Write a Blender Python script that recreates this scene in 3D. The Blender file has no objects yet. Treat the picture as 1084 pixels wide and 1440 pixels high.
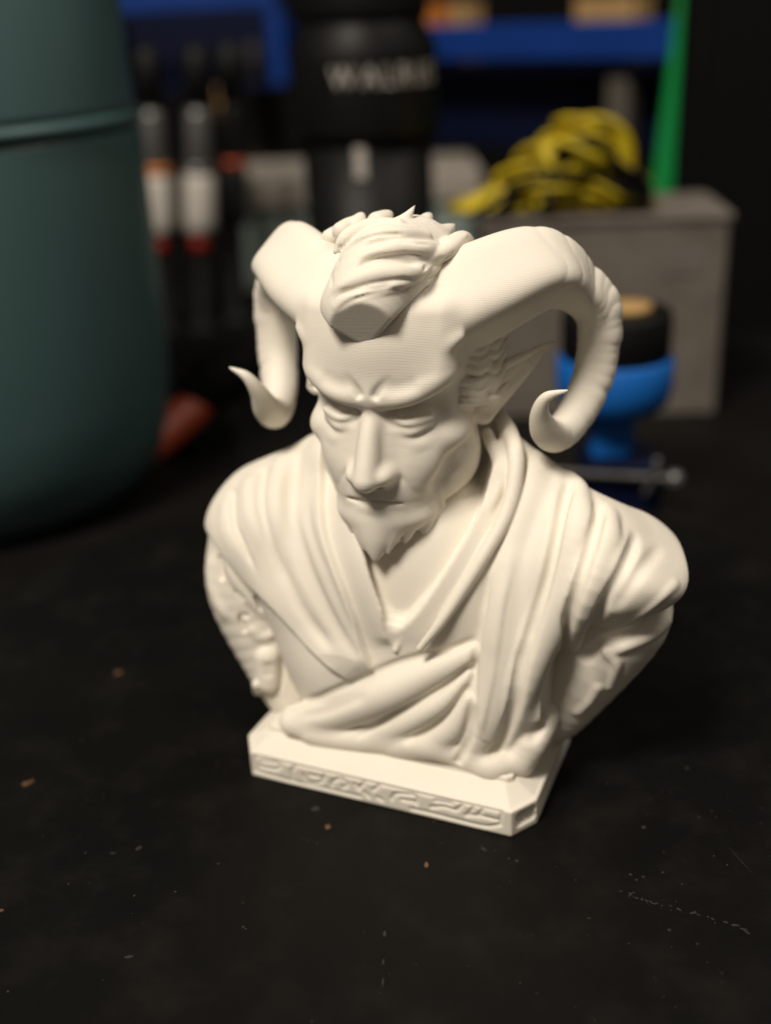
import bpy, math, random
import numpy as np
from mathutils import Matrix, Vector

# ================================================================ camera, light, exposure
CM = 0.01                                           # everything is laid out in centimetres
sc = bpy.context.scene
cam_d = bpy.data.cameras.new('camera'); cam = bpy.data.objects.new('camera', cam_d); sc.collection.objects.link(cam)
cam_d.sensor_fit = 'VERTICAL'; cam_d.sensor_height = 36; cam_d.sensor_width = 27; cam_d.lens = 40
cam_d.clip_start = .01; cam_d.clip_end = 50
cam.matrix_world = Matrix.Translation((.518 * CM, -21.429 * CM, 17.0 * CM)) @ Matrix.Rotation(math.radians(66), 4, 'X') @ Matrix.Rotation(math.radians(-2.5), 4, 'Z')
cam_d.dof.use_dof = True; cam_d.dof.focus_distance = .232; cam_d.dof.aperture_fstop = 5.7; cam_d.dof.aperture_blades = 0
sc.camera = cam
world = bpy.data.worlds.new('World'); sc.world = world; world.use_nodes = True
bg = world.node_tree.nodes['Background']; bg.inputs[0].default_value = (1, .86, .7, 1); bg.inputs[1].default_value = .12
def lamp(name, loc, target, power, size, col, shape='DISK'):
    d = bpy.data.lights.new(name, 'AREA'); d.energy = power; d.size = size; d.color = col; d.shape = shape
    o = bpy.data.objects.new(name, d); sc.collection.objects.link(o); o.location = loc
    o.rotation_euler = (Vector(target) - Vector(loc)).to_track_quat('-Z', 'Y').to_euler(); return o
lamp('ceiling_lamp', (-.47, -.53, 1.22), (0, .03, .06), 22.0, .4, (1, .9, .77))
lamp('added_fill', (.75, .15, 1.3), (0, .3, .05), 5.0, .5, (1, .9, .78))  # added fill to lift the pens and background, no source in view
vs = sc.view_settings; vs.view_transform = 'Standard'; vs.look = 'None'; vs.gamma = 1; vs.exposure = 0; vs.use_curve_mapping = False
sc.render.engine = 'CYCLES'; sc.cycles.use_denoising = True
COL = sc.collection

HRES, BRES = .033, .036
# ---------------------------------------------------------------- object helpers
def link_mesh(name, V, F, mat, parent=None, smooth=True, normals=None):
    me = bpy.data.meshes.new(name); V = np.asarray(V, np.float32) * CM
    if isinstance(F, np.ndarray):
        m, k = F.shape
        me.vertices.add(len(V)); me.vertices.foreach_set('co', V.ravel())
        me.loops.add(m * k); me.loops.foreach_set('vertex_index', F.astype(np.int32).ravel())
        me.polygons.add(m); me.polygons.foreach_set('loop_start', np.arange(m, dtype=np.int32) * k); me.polygons.foreach_set('loop_total', np.full(m, k, np.int32))
        me.update(calc_edges=True)
    else:
        me.from_pydata(V.tolist(), [], F); me.update()
    me.polygons.foreach_set('use_smooth', np.full(len(me.polygons), smooth))
    if normals is not None: me.normals_split_custom_set_from_vertices(normals.tolist())
    me.materials.append(mat)
    o = bpy.data.objects.new(name, me); COL.objects.link(o)
    if parent is not None: o.parent = parent
    return o
def submesh(V, F, N, faces):
    Q = F[faces]; ids, inv = np.unique(Q, return_inverse=True)
    return V[ids], inv.reshape(Q.shape), N[ids]
def vnormals(V, F):
    n = np.cross(V[F[:, 2]] - V[F[:, 0]], V[F[:, 3]] - V[F[:, 1]]); N = np.zeros_like(V)
    for j in range(4):
        for c in range(3): N[:, c] += np.bincount(F[:, j], n[:, c], len(V))
    return N / (np.linalg.norm(N, axis=1)[:, None] + 1e-12)
def tag(o, label=None, cat=None, group=None, kind=None):
    if label: o['label'] = label
    if cat: o['category'] = cat
    if group: o['group'] = group
    if kind: o['kind'] = kind
    return o
def thing(name, label, cat, loc=(0, 0, 0), rz=0, group=None):
    o = bpy.data.objects.new(name, None); COL.objects.link(o); o.empty_display_size = .02
    o.location = Vector(loc) * CM; o.rotation_euler = (0, 0, rz); return tag(o, label, cat, group)
def rot2(V, a):
    c, s = math.cos(a), math.sin(a); V = np.asarray(V, float); W = V.copy()
    W[:, 0] = c * V[:, 0] - s * V[:, 1]; W[:, 1] = s * V[:, 0] + c * V[:, 1]; return W
# ---------------------------------------------------------------- materials
def material(name, col, rough=.5, metal=0., spec=.5):
    m = bpy.data.materials.new(name); m.use_nodes = True; b = m.node_tree.nodes['Principled BSDF']
    b.inputs['Base Color'].default_value = (*col, 1); b.inputs['Roughness'].default_value = rough; b.inputs['Metallic'].default_value = metal
    b.inputs['Specular IOR Level'].default_value = spec
    return m, m.node_tree, b
def node(nt, typ, **kw):
    n = nt.nodes.new(typ)
    for k, v in kw.items():
        if k.startswith('i_'): n.inputs[k[2:].replace('_', ' ')].default_value = v
        else: setattr(n, k, v)
    return n
def print_plastic():
    """matt cream filament with fine print layers"""
    m, nt, b = material('cream_print_plastic', (.80, .755, .665), .6, 0, .3)
    L = nt.links.new
    tc = node(nt, 'ShaderNodeTexCoord'); sx = node(nt, 'ShaderNodeSeparateXYZ'); L(tc.outputs['Object'], sx.inputs[0])
    nz = node(nt, 'ShaderNodeTexNoise', i_Scale=55., i_Detail=3.); L(tc.outputs['Object'], nz.inputs['Vector'])
    ma = node(nt, 'ShaderNodeMath', operation='MULTIPLY_ADD'); ma.inputs[1].default_value = .00022; L(nz.outputs[0], ma.inputs[0]); L(sx.outputs[2], ma.inputs[2])
    mu = node(nt, 'ShaderNodeMath', operation='MULTIPLY'); mu.inputs[1].default_value = 2 * math.pi / .00032; L(ma.outputs[0], mu.inputs[0])
    si = node(nt, 'ShaderNodeMath', operation='SINE'); L(mu.outputs[0], si.inputs[0])
    # per-layer irregularity
    cv = node(nt, 'ShaderNodeCombineXYZ'); L(sx.outputs[2], cv.inputs[2])
    mp = node(nt, 'ShaderNodeVectorMath', operation='MULTIPLY'); mp.inputs[1].default_value = (60, 60, 2600); L(tc.outputs['Object'], mp.inputs[0])
    n2 = node(nt, 'ShaderNodeTexNoise', i_Scale=1., i_Detail=2.); L(mp.outputs[0], n2.inputs['Vector'])
    ad = node(nt, 'ShaderNodeMath', operation='MULTIPLY_ADD'); ad.inputs[1].default_value = 2.2; L(n2.outputs[0], ad.inputs[0]); L(si.outputs[0], ad.inputs[2])
    bp = node(nt, 'ShaderNodeBump', i_Strength=.2, i_Distance=.00005); L(ad.outputs[0], bp.inputs['Height']); L(bp.outputs[0], b.inputs['Normal'])
    b.inputs['Subsurface Weight'].default_value = .12; b.inputs['Subsurface Radius'].default_value = (.0022, .0014, .0007); b.inputs['Subsurface Scale'].default_value = 1.0
    return m

# ---------------------------------------------------------------- sculpting kit
class Field:
    """signed distance field on a grid (centimetres); clay to add, cut and stroke"""
    def __init__(s, lo, hi, h):
        s.lo = np.array(lo, float); s.h = h
        s.n = np.ceil((np.array(hi) - s.lo) / h).astype(int) + 1
        s.ax = [np.float32(s.lo[i]) + np.arange(s.n[i], dtype=np.float32) * np.float32(h) for i in range(3)]
        s.D = np.full(tuple(s.n), 1.5, np.float32)
    def win(s, lo, hi, inside=None):
        a = np.clip(np.floor((np.array(lo) - s.lo) / s.h).astype(int), 0, s.n)
        b = np.clip(np.ceil((np.array(hi) - s.lo) / s.h).astype(int) + 1, 0, s.n)
        if inside is not None:
            st = np.array([q.start for q in inside]); en = np.array([q.stop for q in inside]); a = np.clip(a, st, en); b = np.clip(b, st, en)
        sl = tuple(slice(a[i], b[i]) for i in range(3))
        X = s.ax[0][sl[0]][:, None, None]; Y = s.ax[1][sl[1]][None, :, None]; Z = s.ax[2][sl[2]][None, None, :]
        return sl, X, Y, Z
    def add(s, fn, lo, hi, k=0.0, mode='u'):
        pad = k + 0.25
        sl, X, Y, Z = s.win(np.array(lo) - pad, np.array(hi) + pad)
        d = fn(X, Y, Z); A = s.D[sl]
        if d.size == 0: return
        if mode == 'u': s.D[sl] = smin(A, d, k)
        elif mode == 's': s.D[sl] = -smin(-A, d, k)
        else: s.D[sl] = -smin(-A, -d, k)
    def ell(s, c, r, k=0.0, mode='u', rot=None, mir=False):
        for sg in ((1, -1) if mir else (1,)):
            cc = np.array([c[0] * sg, c[1], c[2]]); R = np.eye(3) if rot is None else rotm(rot)
            if sg < 0: M = np.diag([-1., 1, 1]); R = M @ R @ M
            rr = np.array(r, float); e = np.abs(R) @ rr if rot is None else np.full(3, rr.max())
            def fn(X, Y, Z):
                x, y, z = X - cc[0], Y - cc[1], Z - cc[2]
                a = (R[0, 0] * x + R[1, 0] * y + R[2, 0] * z) / rr[0]; b = (R[0, 1] * x + R[1, 1] * y + R[2, 1] * z) / rr[1]
                g = (R[0, 2] * x + R[1, 2] * y + R[2, 2] * z) / rr[2]
                q = np.sqrt(a * a + b * b + g * g)
                w = np.sqrt((a / rr[0])**2 + (b / rr[1])**2 + (g / rr[2])**2) + 1e-6
                return q * (q - 1) / w
            s.add(fn, cc - e, cc + e, k, mode)
    def sup(s, c, r, p=3., k=0.0, mode='u'):
        cc = np.array(c, float); rr = np.array(r, float)
        def fn(X, Y, Z):
            q = (np.abs((X - cc[0]) / rr[0])**p + np.abs((Y - cc[1]) / rr[1])**p + np.abs((Z - cc[2]) / rr[2])**p + 1e-9)**(1 / p)
            return (q - 1) * rr.min()
        s.add(fn, cc - rr, cc + rr, k, mode)
    def rbox(s, c, b, rd, bow=0., k=0.0, lean=0., rise=0.):
        cc = np.array(c, float); bb = np.array(b, float) - rd
        def fn(X, Y, Z):
            qx = np.abs(X - cc[0]) - bb[0]; qy = np.abs(Y - bow * (X - cc[0])**2 - lean * (Z - cc[2]) - cc[1]) - bb[1]; qz = np.abs(Z - cc[2]) - bb[2] + rise * np.abs(X - cc[0]) * (Z < cc[2])
            return np.sqrt(np.maximum(qx, 0)**2 + np.maximum(qy, 0)**2 + np.maximum(qz, 0)**2) + np.minimum(np.maximum(qx, np.maximum(qy, qz)), 0) - rd
        s.add(fn, cc - b - .1, cc + b + np.array([.1, .6, .1]), k)
    def tube(s, pts, rad, k=0.0, mode='u', mir=False, n=6, flat=None):
        """tapered tube along a smooth curve; pts (x,y,z), rad one or one per point; flat=(dir, f): squashed along dir"""
        P = np.array(pts, float); r = np.full(len(P), float(rad)) if np.isscalar(rad) else np.array(rad, float)
        Q = catmull(np.c_[P, r], n)
        for sg in ((1, -1) if mir else (1,)):
            q = Q.copy(); q[:, 0] *= sg; rm = r.max()
            lo = q[:, :3].min(0) - rm; hi = q[:, :3].max(0) + rm; pad = k + 0.25
            sl, X, Y, Z = s.win(lo - pad, hi + pad)
            sub = s.D[sl]
            if sub.size == 0: continue
            d = np.full(sub.shape, 3.0, np.float32)
            for i in range(len(q) - 1):
                a, b = q[i], q[i + 1]; rr = max(a[3], b[3])
                l2 = np.minimum(a[:3], b[:3]) - rr - pad; h2 = np.maximum(a[:3], b[:3]) + rr + pad
                s2, x, y, z = s.win(l2, h2, sl)
                t2 = tuple(slice(s2[j].start - sl[j].start, s2[j].stop - sl[j].start) for j in range(3))
                if d[t2].size == 0: continue
                u = b[:3] - a[:3]; L = u @ u + 1e-9
                px, py, pz = x - a[0], y - a[1], z - a[2]
                t = np.clip((px * u[0] + py * u[1] + pz * u[2]) / L, 0, 1)
                ex, ey, ez = px - t * u[0], py - t * u[1], pz - t * u[2]
                dd = ex * ex + ey * ey + ez * ez
                if flat is not None:
                    f = np.array(flat[0], float); f[0] *= sg; f /= np.linalg.norm(f)
                    c = ex * f[0] + ey * f[1] + ez * f[2]
                    dd = dd + c * c * (flat[1]**2 - 1)
                v = np.sqrt(np.maximum(dd, 0)) - (a[3] + t * (b[3] - a[3]))
                d[t2] = np.minimum(d[t2], v)
            if mode == 'u': s.D[sl] = smin(sub, d, k)
            else: s.D[sl] = -smin(-sub, d, k)
    def grad(s, p, m=4):
        i = np.clip(np.round((p - s.lo) / s.h).astype(int), m, s.n - m - 1)
        g = np.array([s.D[tuple(i + m * e)] - s.D[tuple(i - m * e)] for e in np.eye(3, dtype=int)])
        return g / (np.linalg.norm(g) + 1e-9)
    def stroke(s, pts, r, h, kind='ridge', mir=False, taper=(0.25, 0.25), n=4, L=0.6):
        """press clay up (h>0) or down along a curve on the skin; kind 'lip' raises one side only"""
        P = np.array(pts, float); rr = np.full(len(P), float(r)) if np.isscalar(r) else np.array(r, float)
        hh = np.full(len(P), float(h)) if np.isscalar(h) else np.array(h, float)
        Q0 = catmull(np.c_[P, rr, hh], n)
        for sg in ((1, -1) if mir else (1,)):
            Q = Q0.copy(); Q[:, 0] *= sg; R = max(rr.max() * 2.4, (L * 2.2 if kind == 'lip' else 0))
            sl, X, Y, Z = s.win(Q[:, :3].min(0) - R, Q[:, :3].max(0) + R)
            sub = s.D[sl]; idx = np.nonzero(np.abs(sub) < 0.45)
            if len(idx[0]) == 0: continue
            x = X[idx[0], 0, 0]; y = Y[0, idx[1], 0]; z = Z[0, 0, idx[2]]
            best = np.full(len(x), 1e9, np.float32); T = np.zeros(len(x), np.float32); RR = np.ones(len(x), np.float32); HH = np.zeros(len(x), np.float32); SD = np.zeros(len(x), np.float32)
            m = len(Q) - 1
            for i in range(m):
                a, b = Q[i], Q[i + 1]; u = b[:3] - a[:3]; LL = u @ u + 1e-9
                px, py, pz = x - a[0], y - a[1], z - a[2]
                t = np.clip((px * u[0] + py * u[1] + pz * u[2]) / LL, 0, 1)
                ex, ey, ez = px - t * u[0], py - t * u[1], pz - t * u[2]
                d = np.sqrt(ex * ex + ey * ey + ez * ez); w = d < best
                best = np.where(w, d, best); T = np.where(w, (i + t) / m, T)
                RR = np.where(w, a[3] + t * (b[3] - a[3]), RR); HH = np.where(w, a[4] + t * (b[4] - a[4]), HH)
                if kind == 'lip':
                    nn = s.grad((a[:3] + b[:3]) / 2); c = np.cross(u, nn); c /= np.linalg.norm(c) + 1e-9; c *= sg
                    SD = np.where(w, ex * c[0] + ey * c[1] + ez * c[2], SD)
            tp = np.ones(len(x), np.float32)
            if taper[0] > 0: tp *= sstep(T / taper[0])
            if taper[1] > 0: tp *= sstep((1 - T) / taper[1])
            if kind == 'lip':
                off = HH * sstep(SD / RR * .5 + .5) * np.exp(-(best / L)**2)
            else:
                off = HH * np.exp(-(best / RR)**2)
            sub[idx] -= off * tp
    def mesh(s):
        return surface_nets(s.D, s.lo, s.h)

def smin(a, b, k):
    if k <= 0: return np.minimum(a, b)
    h = np.maximum(k - np.abs(a - b), 0) / k
    return np.minimum(a, b) - h * h * (k * 0.25)
def sstep(t):
    t = np.clip(t, 0, 1); return t * t * (3 - 2 * t)
def rotm(deg):
    a, b, c = np.radians(deg)
    Rx = np.array([[1, 0, 0], [0, np.cos(a), -np.sin(a)], [0, np.sin(a), np.cos(a)]])
    Ry = np.array([[np.cos(b), 0, np.sin(b)], [0, 1, 0], [-np.sin(b), 0, np.cos(b)]])
    Rz_ = np.array([[np.cos(c), -np.sin(c), 0], [np.sin(c), np.cos(c), 0], [0, 0, 1]])
    return Rz_ @ Ry @ Rx
def catmull(P, n):
    P = np.asarray(P, float)
    if len(P) < 3 or n <= 1: return P
    E = np.vstack([2 * P[0] - P[1], P, 2 * P[-1] - P[-2]]); out = []
    for i in range(1, len(E) - 2):
        p0, p1, p2, p3 = E[i - 1], E[i], E[i + 1], E[i + 2]
        for t in np.arange(n) / n:
            out.append(.5 * (2 * p1 + (p2 - p0) * t + (2 * p0 - 5 * p1 + 4 * p2 - p3) * t * t + (3 * p1 - p0 - 3 * p2 + p3) * t**3))
    out.append(P[-1]); return np.array(out)
def surface_nets(D, lo, h):
    S = D < 0; nx, ny, nz = D.shape
    c = np.zeros((nx - 1, ny - 1, nz - 1), np.int8)
    off = [(i, j, k) for i in (0, 1) for j in (0, 1) for k in (0, 1)]
    for i, j, k in off: c += S[i:nx - 1 + i, j:ny - 1 + j, k:nz - 1 + k]
    I, J, K = np.nonzero((c > 0) & (c < 8)); m = len(I)
    idx = np.full(c.shape, -1, np.int32); idx[I, J, K] = np.arange(m)
    val = {o: D[I + o[0], J + o[1], K + o[2]] for o in off}
    acc = np.zeros((m, 3)); cnt = np.zeros(m)
    for a in off:
        for ax in range(3):
            if a[ax] == 0:
                b = list(a); b[ax] = 1; b = tuple(b); va, vb = val[a], val[b]; w = (va < 0) != (vb < 0)
                t = np.where(w, va / np.where(w, va - vb, 1), 0)
                p = np.tile(np.array(a, float), (m, 1)); p[:, ax] = t
                acc += np.where(w[:, None], p, 0); cnt += w
    V = (acc / cnt[:, None] + np.stack([I, J, K], 1)) * h + np.asarray(lo)
    F = []
    for ax in range(3):
        u, v = (ax + 1) % 3, (ax + 2) % 3
        sa = [slice(None)] * 3; sb = [slice(None)] * 3; sa[ax] = slice(0, -1); sb[ax] = slice(1, None)
        A, B = S[tuple(sa)], S[tuple(sb)]; ch = A != B
        e = np.stack(np.nonzero(ch), 1); inside = A[ch]
        ok = (e[:, u] > 0) & (e[:, v] > 0) & (e[:, u] < D.shape[u] - 1) & (e[:, v] < D.shape[v] - 1)
        e = e[ok]; inside = inside[ok]
        def at(du, dv):
            q = e.copy(); q[:, u] -= du; q[:, v] -= dv; return idx[q[:, 0], q[:, 1], q[:, 2]]
        Q = np.stack([at(1, 1), at(0, 1), at(0, 0), at(1, 0)], 1)
        Q[~inside] = Q[~inside][:, ::-1]; F.append(Q)
    return V, np.concatenate(F)

# ---------------------------------------------------------------- head, horns and hair (centimetres, face looks to -y)
HORN = np.array([(1.05,2.7,11.0,.98),(1.95,3.1,11.45,.95),(2.9,4.05,11.72,.81),(3.5,4.88,11.25,.58),(3.98,5.38,10.5,.52),
    (3.98,5.25,9.25,.48),(3.72,4.65,8.4,.44),(3.45,3.8,8.1,.38),(3.32,3.08,8.42,.33),(3.28,2.62,8.98,.2),(3.46,2.42,9.42,.115),(3.88,2.47,9.58,.03)])
def horn_curve(n=24):
    Q = catmull(HORN, n); t = np.linspace(0, 1, len(Q)) * (len(HORN) - 1)
    return Q, t
def add_horn(f, k, seed):
    Q, tt = horn_curve(); rng = np.random.default_rng(seed)
    ctr = np.array([3.0, 4.0, 9.9])
    # growth rings: uneven spacing, strong at the bend, dying out towards the tip
    ring = np.zeros(len(Q)); pos = 1.9
    while pos < 7.5:
        w = 0.06 if pos > 2.5 else .075
        amp = (.13 if pos < 3.0 else .17) * rng.uniform(.5, 1.2) * (1 if pos < 5 else max(0., 1 - (pos - 5) / 2.5))
        ring -= amp * np.exp(-((tt - pos) / w)**2)
        pos += (.42 if pos < 2.6 else .19) * rng.uniform(.75, 1.3)
    for sg in (1, -1):
        M = np.array([sg, 1, 1.])
        q = Q.copy(); q[:, 0] *= sg; rm = 1.0; pad = k + .2
        sl, X, Y, Z = f.win(q[:, :3].min(0) - rm - pad, q[:, :3].max(0) + rm + pad)
        sub = f.D[sl]; d = np.full(sub.shape, 3.0, np.float32)
        for i in range(len(q) - 1):
            a, b = q[i], q[i + 1]; r = a[3]; m = r * 1.25 + pad
            s2, x, y, z = f.win(np.minimum(a[:3], b[:3]) - m, np.maximum(a[:3], b[:3]) + m, sl)
            t2 = tuple(slice(s2[j].start - sl[j].start, s2[j].stop - sl[j].start) for j in range(3))
            u = b[:3] - a[:3]; L = u @ u; un = u / np.sqrt(L)
            ref = np.array([.2, -.68, .7]) * M if tt[i] < 4 else np.array([.3, -.9, .2]) * M
            B = ref - un * (ref @ un); B /= np.linalg.norm(B); A = np.cross(un, B)
            o = a[:3] - ctr * M; o -= un * (o @ un); o /= np.linalg.norm(o)
            px, py, pz = x - a[0], y - a[1], z - a[2]
            t = np.clip((px * u[0] + py * u[1] + pz * u[2]) / L, 0, 1)
            ex, ey, ez = px - t * u[0], py - t * u[1], pz - t * u[2]
            ca = np.abs(ex * A[0] + ey * A[1] + ez * A[2]); cb = np.abs(ex * B[0] + ey * B[1] + ez * B[2])
            al = np.sqrt(np.maximum(ex * ex + ey * ey + ez * ez - (ex * A[0] + ey * A[1] + ez * A[2])**2 - (ex * B[0] + ey * B[1] + ez * B[2])**2, 0))
            p = np.interp(tt[i], [0, 2.3, 3.6, 6], [3.4, 4.2, 2.8, 2.1])
            sq = np.interp(tt[i], [0, 2, 4], [1.18, 1.2, 1.0])
            v = ((ca + 1e-4)**p + (cb * sq + 1e-4)**p)**(1 / p)
            v = np.sqrt(v * v + al * al) - (a[3] + t * (b[3] - a[3]))
            if ring[i] < -.001:
                od = np.clip((ex * o[0] + ey * o[1] + ez * o[2]) / r, -1, 1)
                v = v - ring[i] * sstep(.6 + .55 * od)
            d[t2] = np.minimum(d[t2], v.astype(np.float32))
        f.D[sl] = smin(sub, d, k)

def build_head(h):
    f = Field((-5.0, -0.1, 5.3), (5.0, 6.8, 13.5), h)
    E, T, S = f.ell, f.tube, f.stroke
    # skull and face mass
    E((0, 3.55, 10.45), (2.0, 2.5, 2.05))
    f.rbox((0, 2.93, 10.48), (1.7, 1.73, 1.06), .3, .13, .25, .21, .22)  # forehead block
    T([(0, 2.95, 9.0), (0, 2.6, 7.9), (0, 2.12, 6.95)], [1.74, 1.5, 1.0], .5)
    E((1.05, 3.0, 7.75), (.78, 1.0, .85), .5, mir=True)        # jaw corners
    E((1.3, 2.25, 8.55), (.5, .55, .4), .4, mir=True)          # cheekbones
    E((0, 1.62, 7.45), (.86, .54, .75), .4)                     # muzzle
    E((.75, 1.7, 8.05), (.5, .35, .5), .4, mir=True)           # cheeks
    T([(0, 3.5, 8.5), (0, 3.45, 6.5), (0, 3.3, 5.2)], [1.3, 1.2, 1.3], .35)   # neck
    T([(1.0, 3.6, 7.6), (.75, 2.75, 6.2), (.35, 2.25, 5.2)], .3, .3, mir=True)  # neck tendons
    # eye sockets, then brows, lids, eyeballs
    E((.78, 1.0, 9.18), (.62, .44, .28), .2, 's', (0, 0, -12), True)
    E((1.4, 1.42, 9.2), (.42, .4, .28), .3, 's', mir=True)
    E((.8, 1.8, 9.02), (.45, .42, .34), .12, mir=True)         # eyeball under the lids
    E((0, 1.42, 9.47), (.34, .3, .2), .2)
    T([(.14, 1.3, 9.56), (.42, 1.22, 9.53), (.86, 1.28, 9.64), (1.24, 1.5, 9.82), (1.5, 1.86, 10.04)], [.14, .18, .19, .18, .14], .2, mir=True)
    T([(.34, 1.38, 9.12), (.75, 1.34, 9.0), (1.2, 1.6, 9.08)], [.05, .075, .05], .1, mir=True)     # upper lid edge
    T([(.42, 1.42, 8.9), (.8, 1.38, 8.8), (1.15, 1.62, 8.92)], [.05, .09, .05], .1, mir=True)      # lower lid
    T([(.55, 1.48, 8.62), (.88, 1.5, 8.5), (1.15, 1.7, 8.58)], [.06, .13, .07], .15, mir=True)      # bag
    # nose
    T([(0, 1.5, 9.28), (0, 1.16, 8.9), (0, .83, 8.25), (0, .69, 7.88)], [.18, .215, .235, .26], .16)
    T([(0, 1.6, 9.0), (0, 1.35, 8.3), (0, 1.2, 7.95)], [.28, .42, .42], .25)
    E((.34, 1.02, 7.92), (.2, .34, .19), .2, mir=True)          # wings
    E((.18, .9, 7.72), (.11, .16, .1), .06, 's', mir=True)     # nostrils
    # mouth
    T([(.84, 1.56, 7.3), (.3, 1.16, 7.4), (0, 1.08, 7.38), (-.3, 1.16, 7.4), (-.84, 1.56, 7.3)], [.06, .1, .1, .1, .06], .15)
    T([(.5, 1.33, 7.14), (.2, 1.12, 7.12), (0, 1.07, 7.11), (-.2, 1.12, 7.12), (-.5, 1.33, 7.14)], [.06, .12, .13, .12, .06], .12)
    S([(.98, 1.58, 7.2), (.45, 1.15, 7.25), (0, 1.0, 7.25), (-.45, 1.15, 7.25), (-.98, 1.58, 7.2)], .055, -.11, taper=(.15, .15))
    S([(.4, 1.15, 6.92), (0, 1.05, 6.9), (-.4, 1.15, 6.92)], .14, -.1)
    # chin beard
    E((0, 1.78, 6.75), (1.08, .72, .42), .3)
    T([(0, 1.62, 6.75), (0, 1.38, 6.45), (0, 1.15, 6.15), (.02, 1.0, 5.86)], [.7, .5, .25, .04], .2)
    for q in ((.36, 1.25, .3, 1.08, 6.05, .1), (.62, 1.5, .58, 1.36, 6.2, .1), (.9, 1.8, .84, 1.68, 6.36, .1), (1.1, 2.1, 1.05, 2.0, 6.6, .1)):
        x1, y1, x2, y2, z2, r = q
        T([(x1, y1 + .12, 6.75), (x1, y1 - .03, 6.45), (x2, y2, z2)], [.2, .16, .03], .08, mir=True)
    rng = np.random.default_rng(5)
    for i in range(17):                                        # strand marks in the beard
        x = -.96 + i * .12; y = 1.02 + .72 * abs(x)**1.5
        S([(x, y + .06, 6.78), (x * .88, y - .02, 6.45), (x * .65, y, 6.1)], .045, -.075 * rng.uniform(.4, 1.4), taper=(.4, .1))
    # jaw beard: a tufted low relief band from chin to ear
    for i in range(12):
        t = i / 11; x = 1.0 + .68 * t; y = 1.75 + 1.05 * t; z = 6.6 + 1.35 * t
        S([(x - .1, y - .14, z + .45), (x + .03, y, z + .12), (x + .02, y + .1, z - .2)], .08, .1 * rng.uniform(.3, 1.3), mir=True)
    S([(1.78, 2.75, 8.4), (1.56, 2.15, 8.1), (1.38, 1.9, 7.7), (1.1, 1.6, 7.3)], .25, -.15, mir=True)   # hollow cheek
    S([(.44, 1.2, 8.0), (.68, 1.3, 7.7), (.9, 1.5, 7.3)], .09, -.07, mir=True)           # nasolabial fold
    # frown: creases fan up from the nose root
    S([(.13, 1.1, 9.56), (.24, 1.04, 9.76), (.54, 1.06, 10.12)], .09, -.11, mir=True, taper=(.25, .6))
    S([(.3, 1.03, 9.86), (.75, 1.09, 9.84), (1.15, 1.2, 9.95)], .16, -.035, mir=True)
    
    S([(.6, 1.5, 8.4), (.9, 1.5, 8.32), (1.2, 1.72, 8.42)], .07, -.09, mir=True)
    add_horn(f, .3, 3)
    S([(1.45, 1.45, 10.45), (1.75, 1.7, 10.7), (2.0, 1.9, 10.82)], .17, .09, mir=True, taper=(.5, .3))   # spur at the horn's foot
    # ears
    T([(1.75, 3.1, 8.75), (2.0, 3.5, 9.05), (2.45, 4.2, 9.45), (2.8, 4.7, 9.72), (3.08, 5.05, 9.9)], [.2, .34, .3, .14, .02], .1, mir=True, flat=((.8, -.6, .1), 1.9))
    T([(1.72, 3.05, 8.7), (1.9, 3.25, 8.55), (2.05, 3.5, 8.7), (2.4, 4.0, 9.1), (2.8, 4.6, 9.58)], [.13, .14, .12, .09, .04], .06, mir=True)
    T([(1.75, 3.05, 9.3), (2.05, 3.4, 9.6), (2.5, 4.1, 9.75), (2.9, 4.8, 9.86)], [.12, .12, .09, .03], .06, mir=True)
    S([(1.95, 3.3, 9.0), (2.25, 3.75, 9.25), (2.6, 4.3, 9.55)], .13, -.12, mir=True)
    # flame-like locks on the temples between horn and ear
    rl = np.random.default_rng(8)
    for z in (9.15, 9.4, 9.62, 9.88, 10.12, 10.38):
        for q in range(2):
            d = rl.uniform(-.08, .08, 6); y = 2.3 + .38 * q
            T([(1.66 + .2 * q, y, z + .12 + d[0]), (1.9 + .2 * q, y + .38, z - .05 + d[1]), (2.06 + .17 * q + d[5] * .5, y + .7, z + .07 + d[2]), (2.2 + .16 * q + d[3], y + .95, z + .22 + d[4])], [.09, .15, .1, .015], .03, mir=True)
    return f

def build_hair_base(f, h=.06):
    f = Field((-2.4, -0.1, 9.9), (2.6, 6.8, 13.6), h)
    E, T, S = f.ell, f.tube, f.stroke
    E((0, 3.6, 10.75), (1.75, 2.3, 1.9))
    # the forelock: a heavy swept chunk that juts over the forehead
    T([(.35, 3.2, 12.0), (.1, 2.2, 11.9), (-.1, 1.5, 11.4), (.0, 1.4, 10.9), (.0, 1.25, 10.55)], [.95, 1.0, .85, .66, .4], .1)
    E((-.15, 1.4, 11.4), (.88, .72, .7), .12)
    # its blunt end: a flat three-cornered cut facing down and forward
    a, b, c = np.array([-.5, .78, 11.28]), np.array([.9, .82, 11.75]), np.array([.0, 1.17, 10.6])
    n = np.cross(b - a, c - a); n /= np.linalg.norm(n); n = -n if n[2] > 0 else n
    f.add(lambda X, Y, Z: -((X - a[0]) * n[0] + (Y - a[1]) * n[1] + (Z - a[2]) * n[2]), (-2.3, -.1, 10), (2.5, 1.7, 11.6), .03, 's')
    for p, q in ((np.array([-.8, .8, 11.22]), c), (c, np.array([1.0, .9, 11.7]))):
        w = np.array([q[0] - p[0], q[2] - p[2]]); w /= np.linalg.norm(w)
        f.add(lambda X, Y, Z, p=p, w=w: -(w[1] * (X - p[0]) - w[0] * (Z - p[2])) + 0 * Y, (-2.3, -.1, 10), (2.5, 1.7, 11.6), .06, 's')
    return f
def build_hair(h):
    f = build_hair_base(None, h); apply_ops(f, HAIR_OPS); return f

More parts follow.
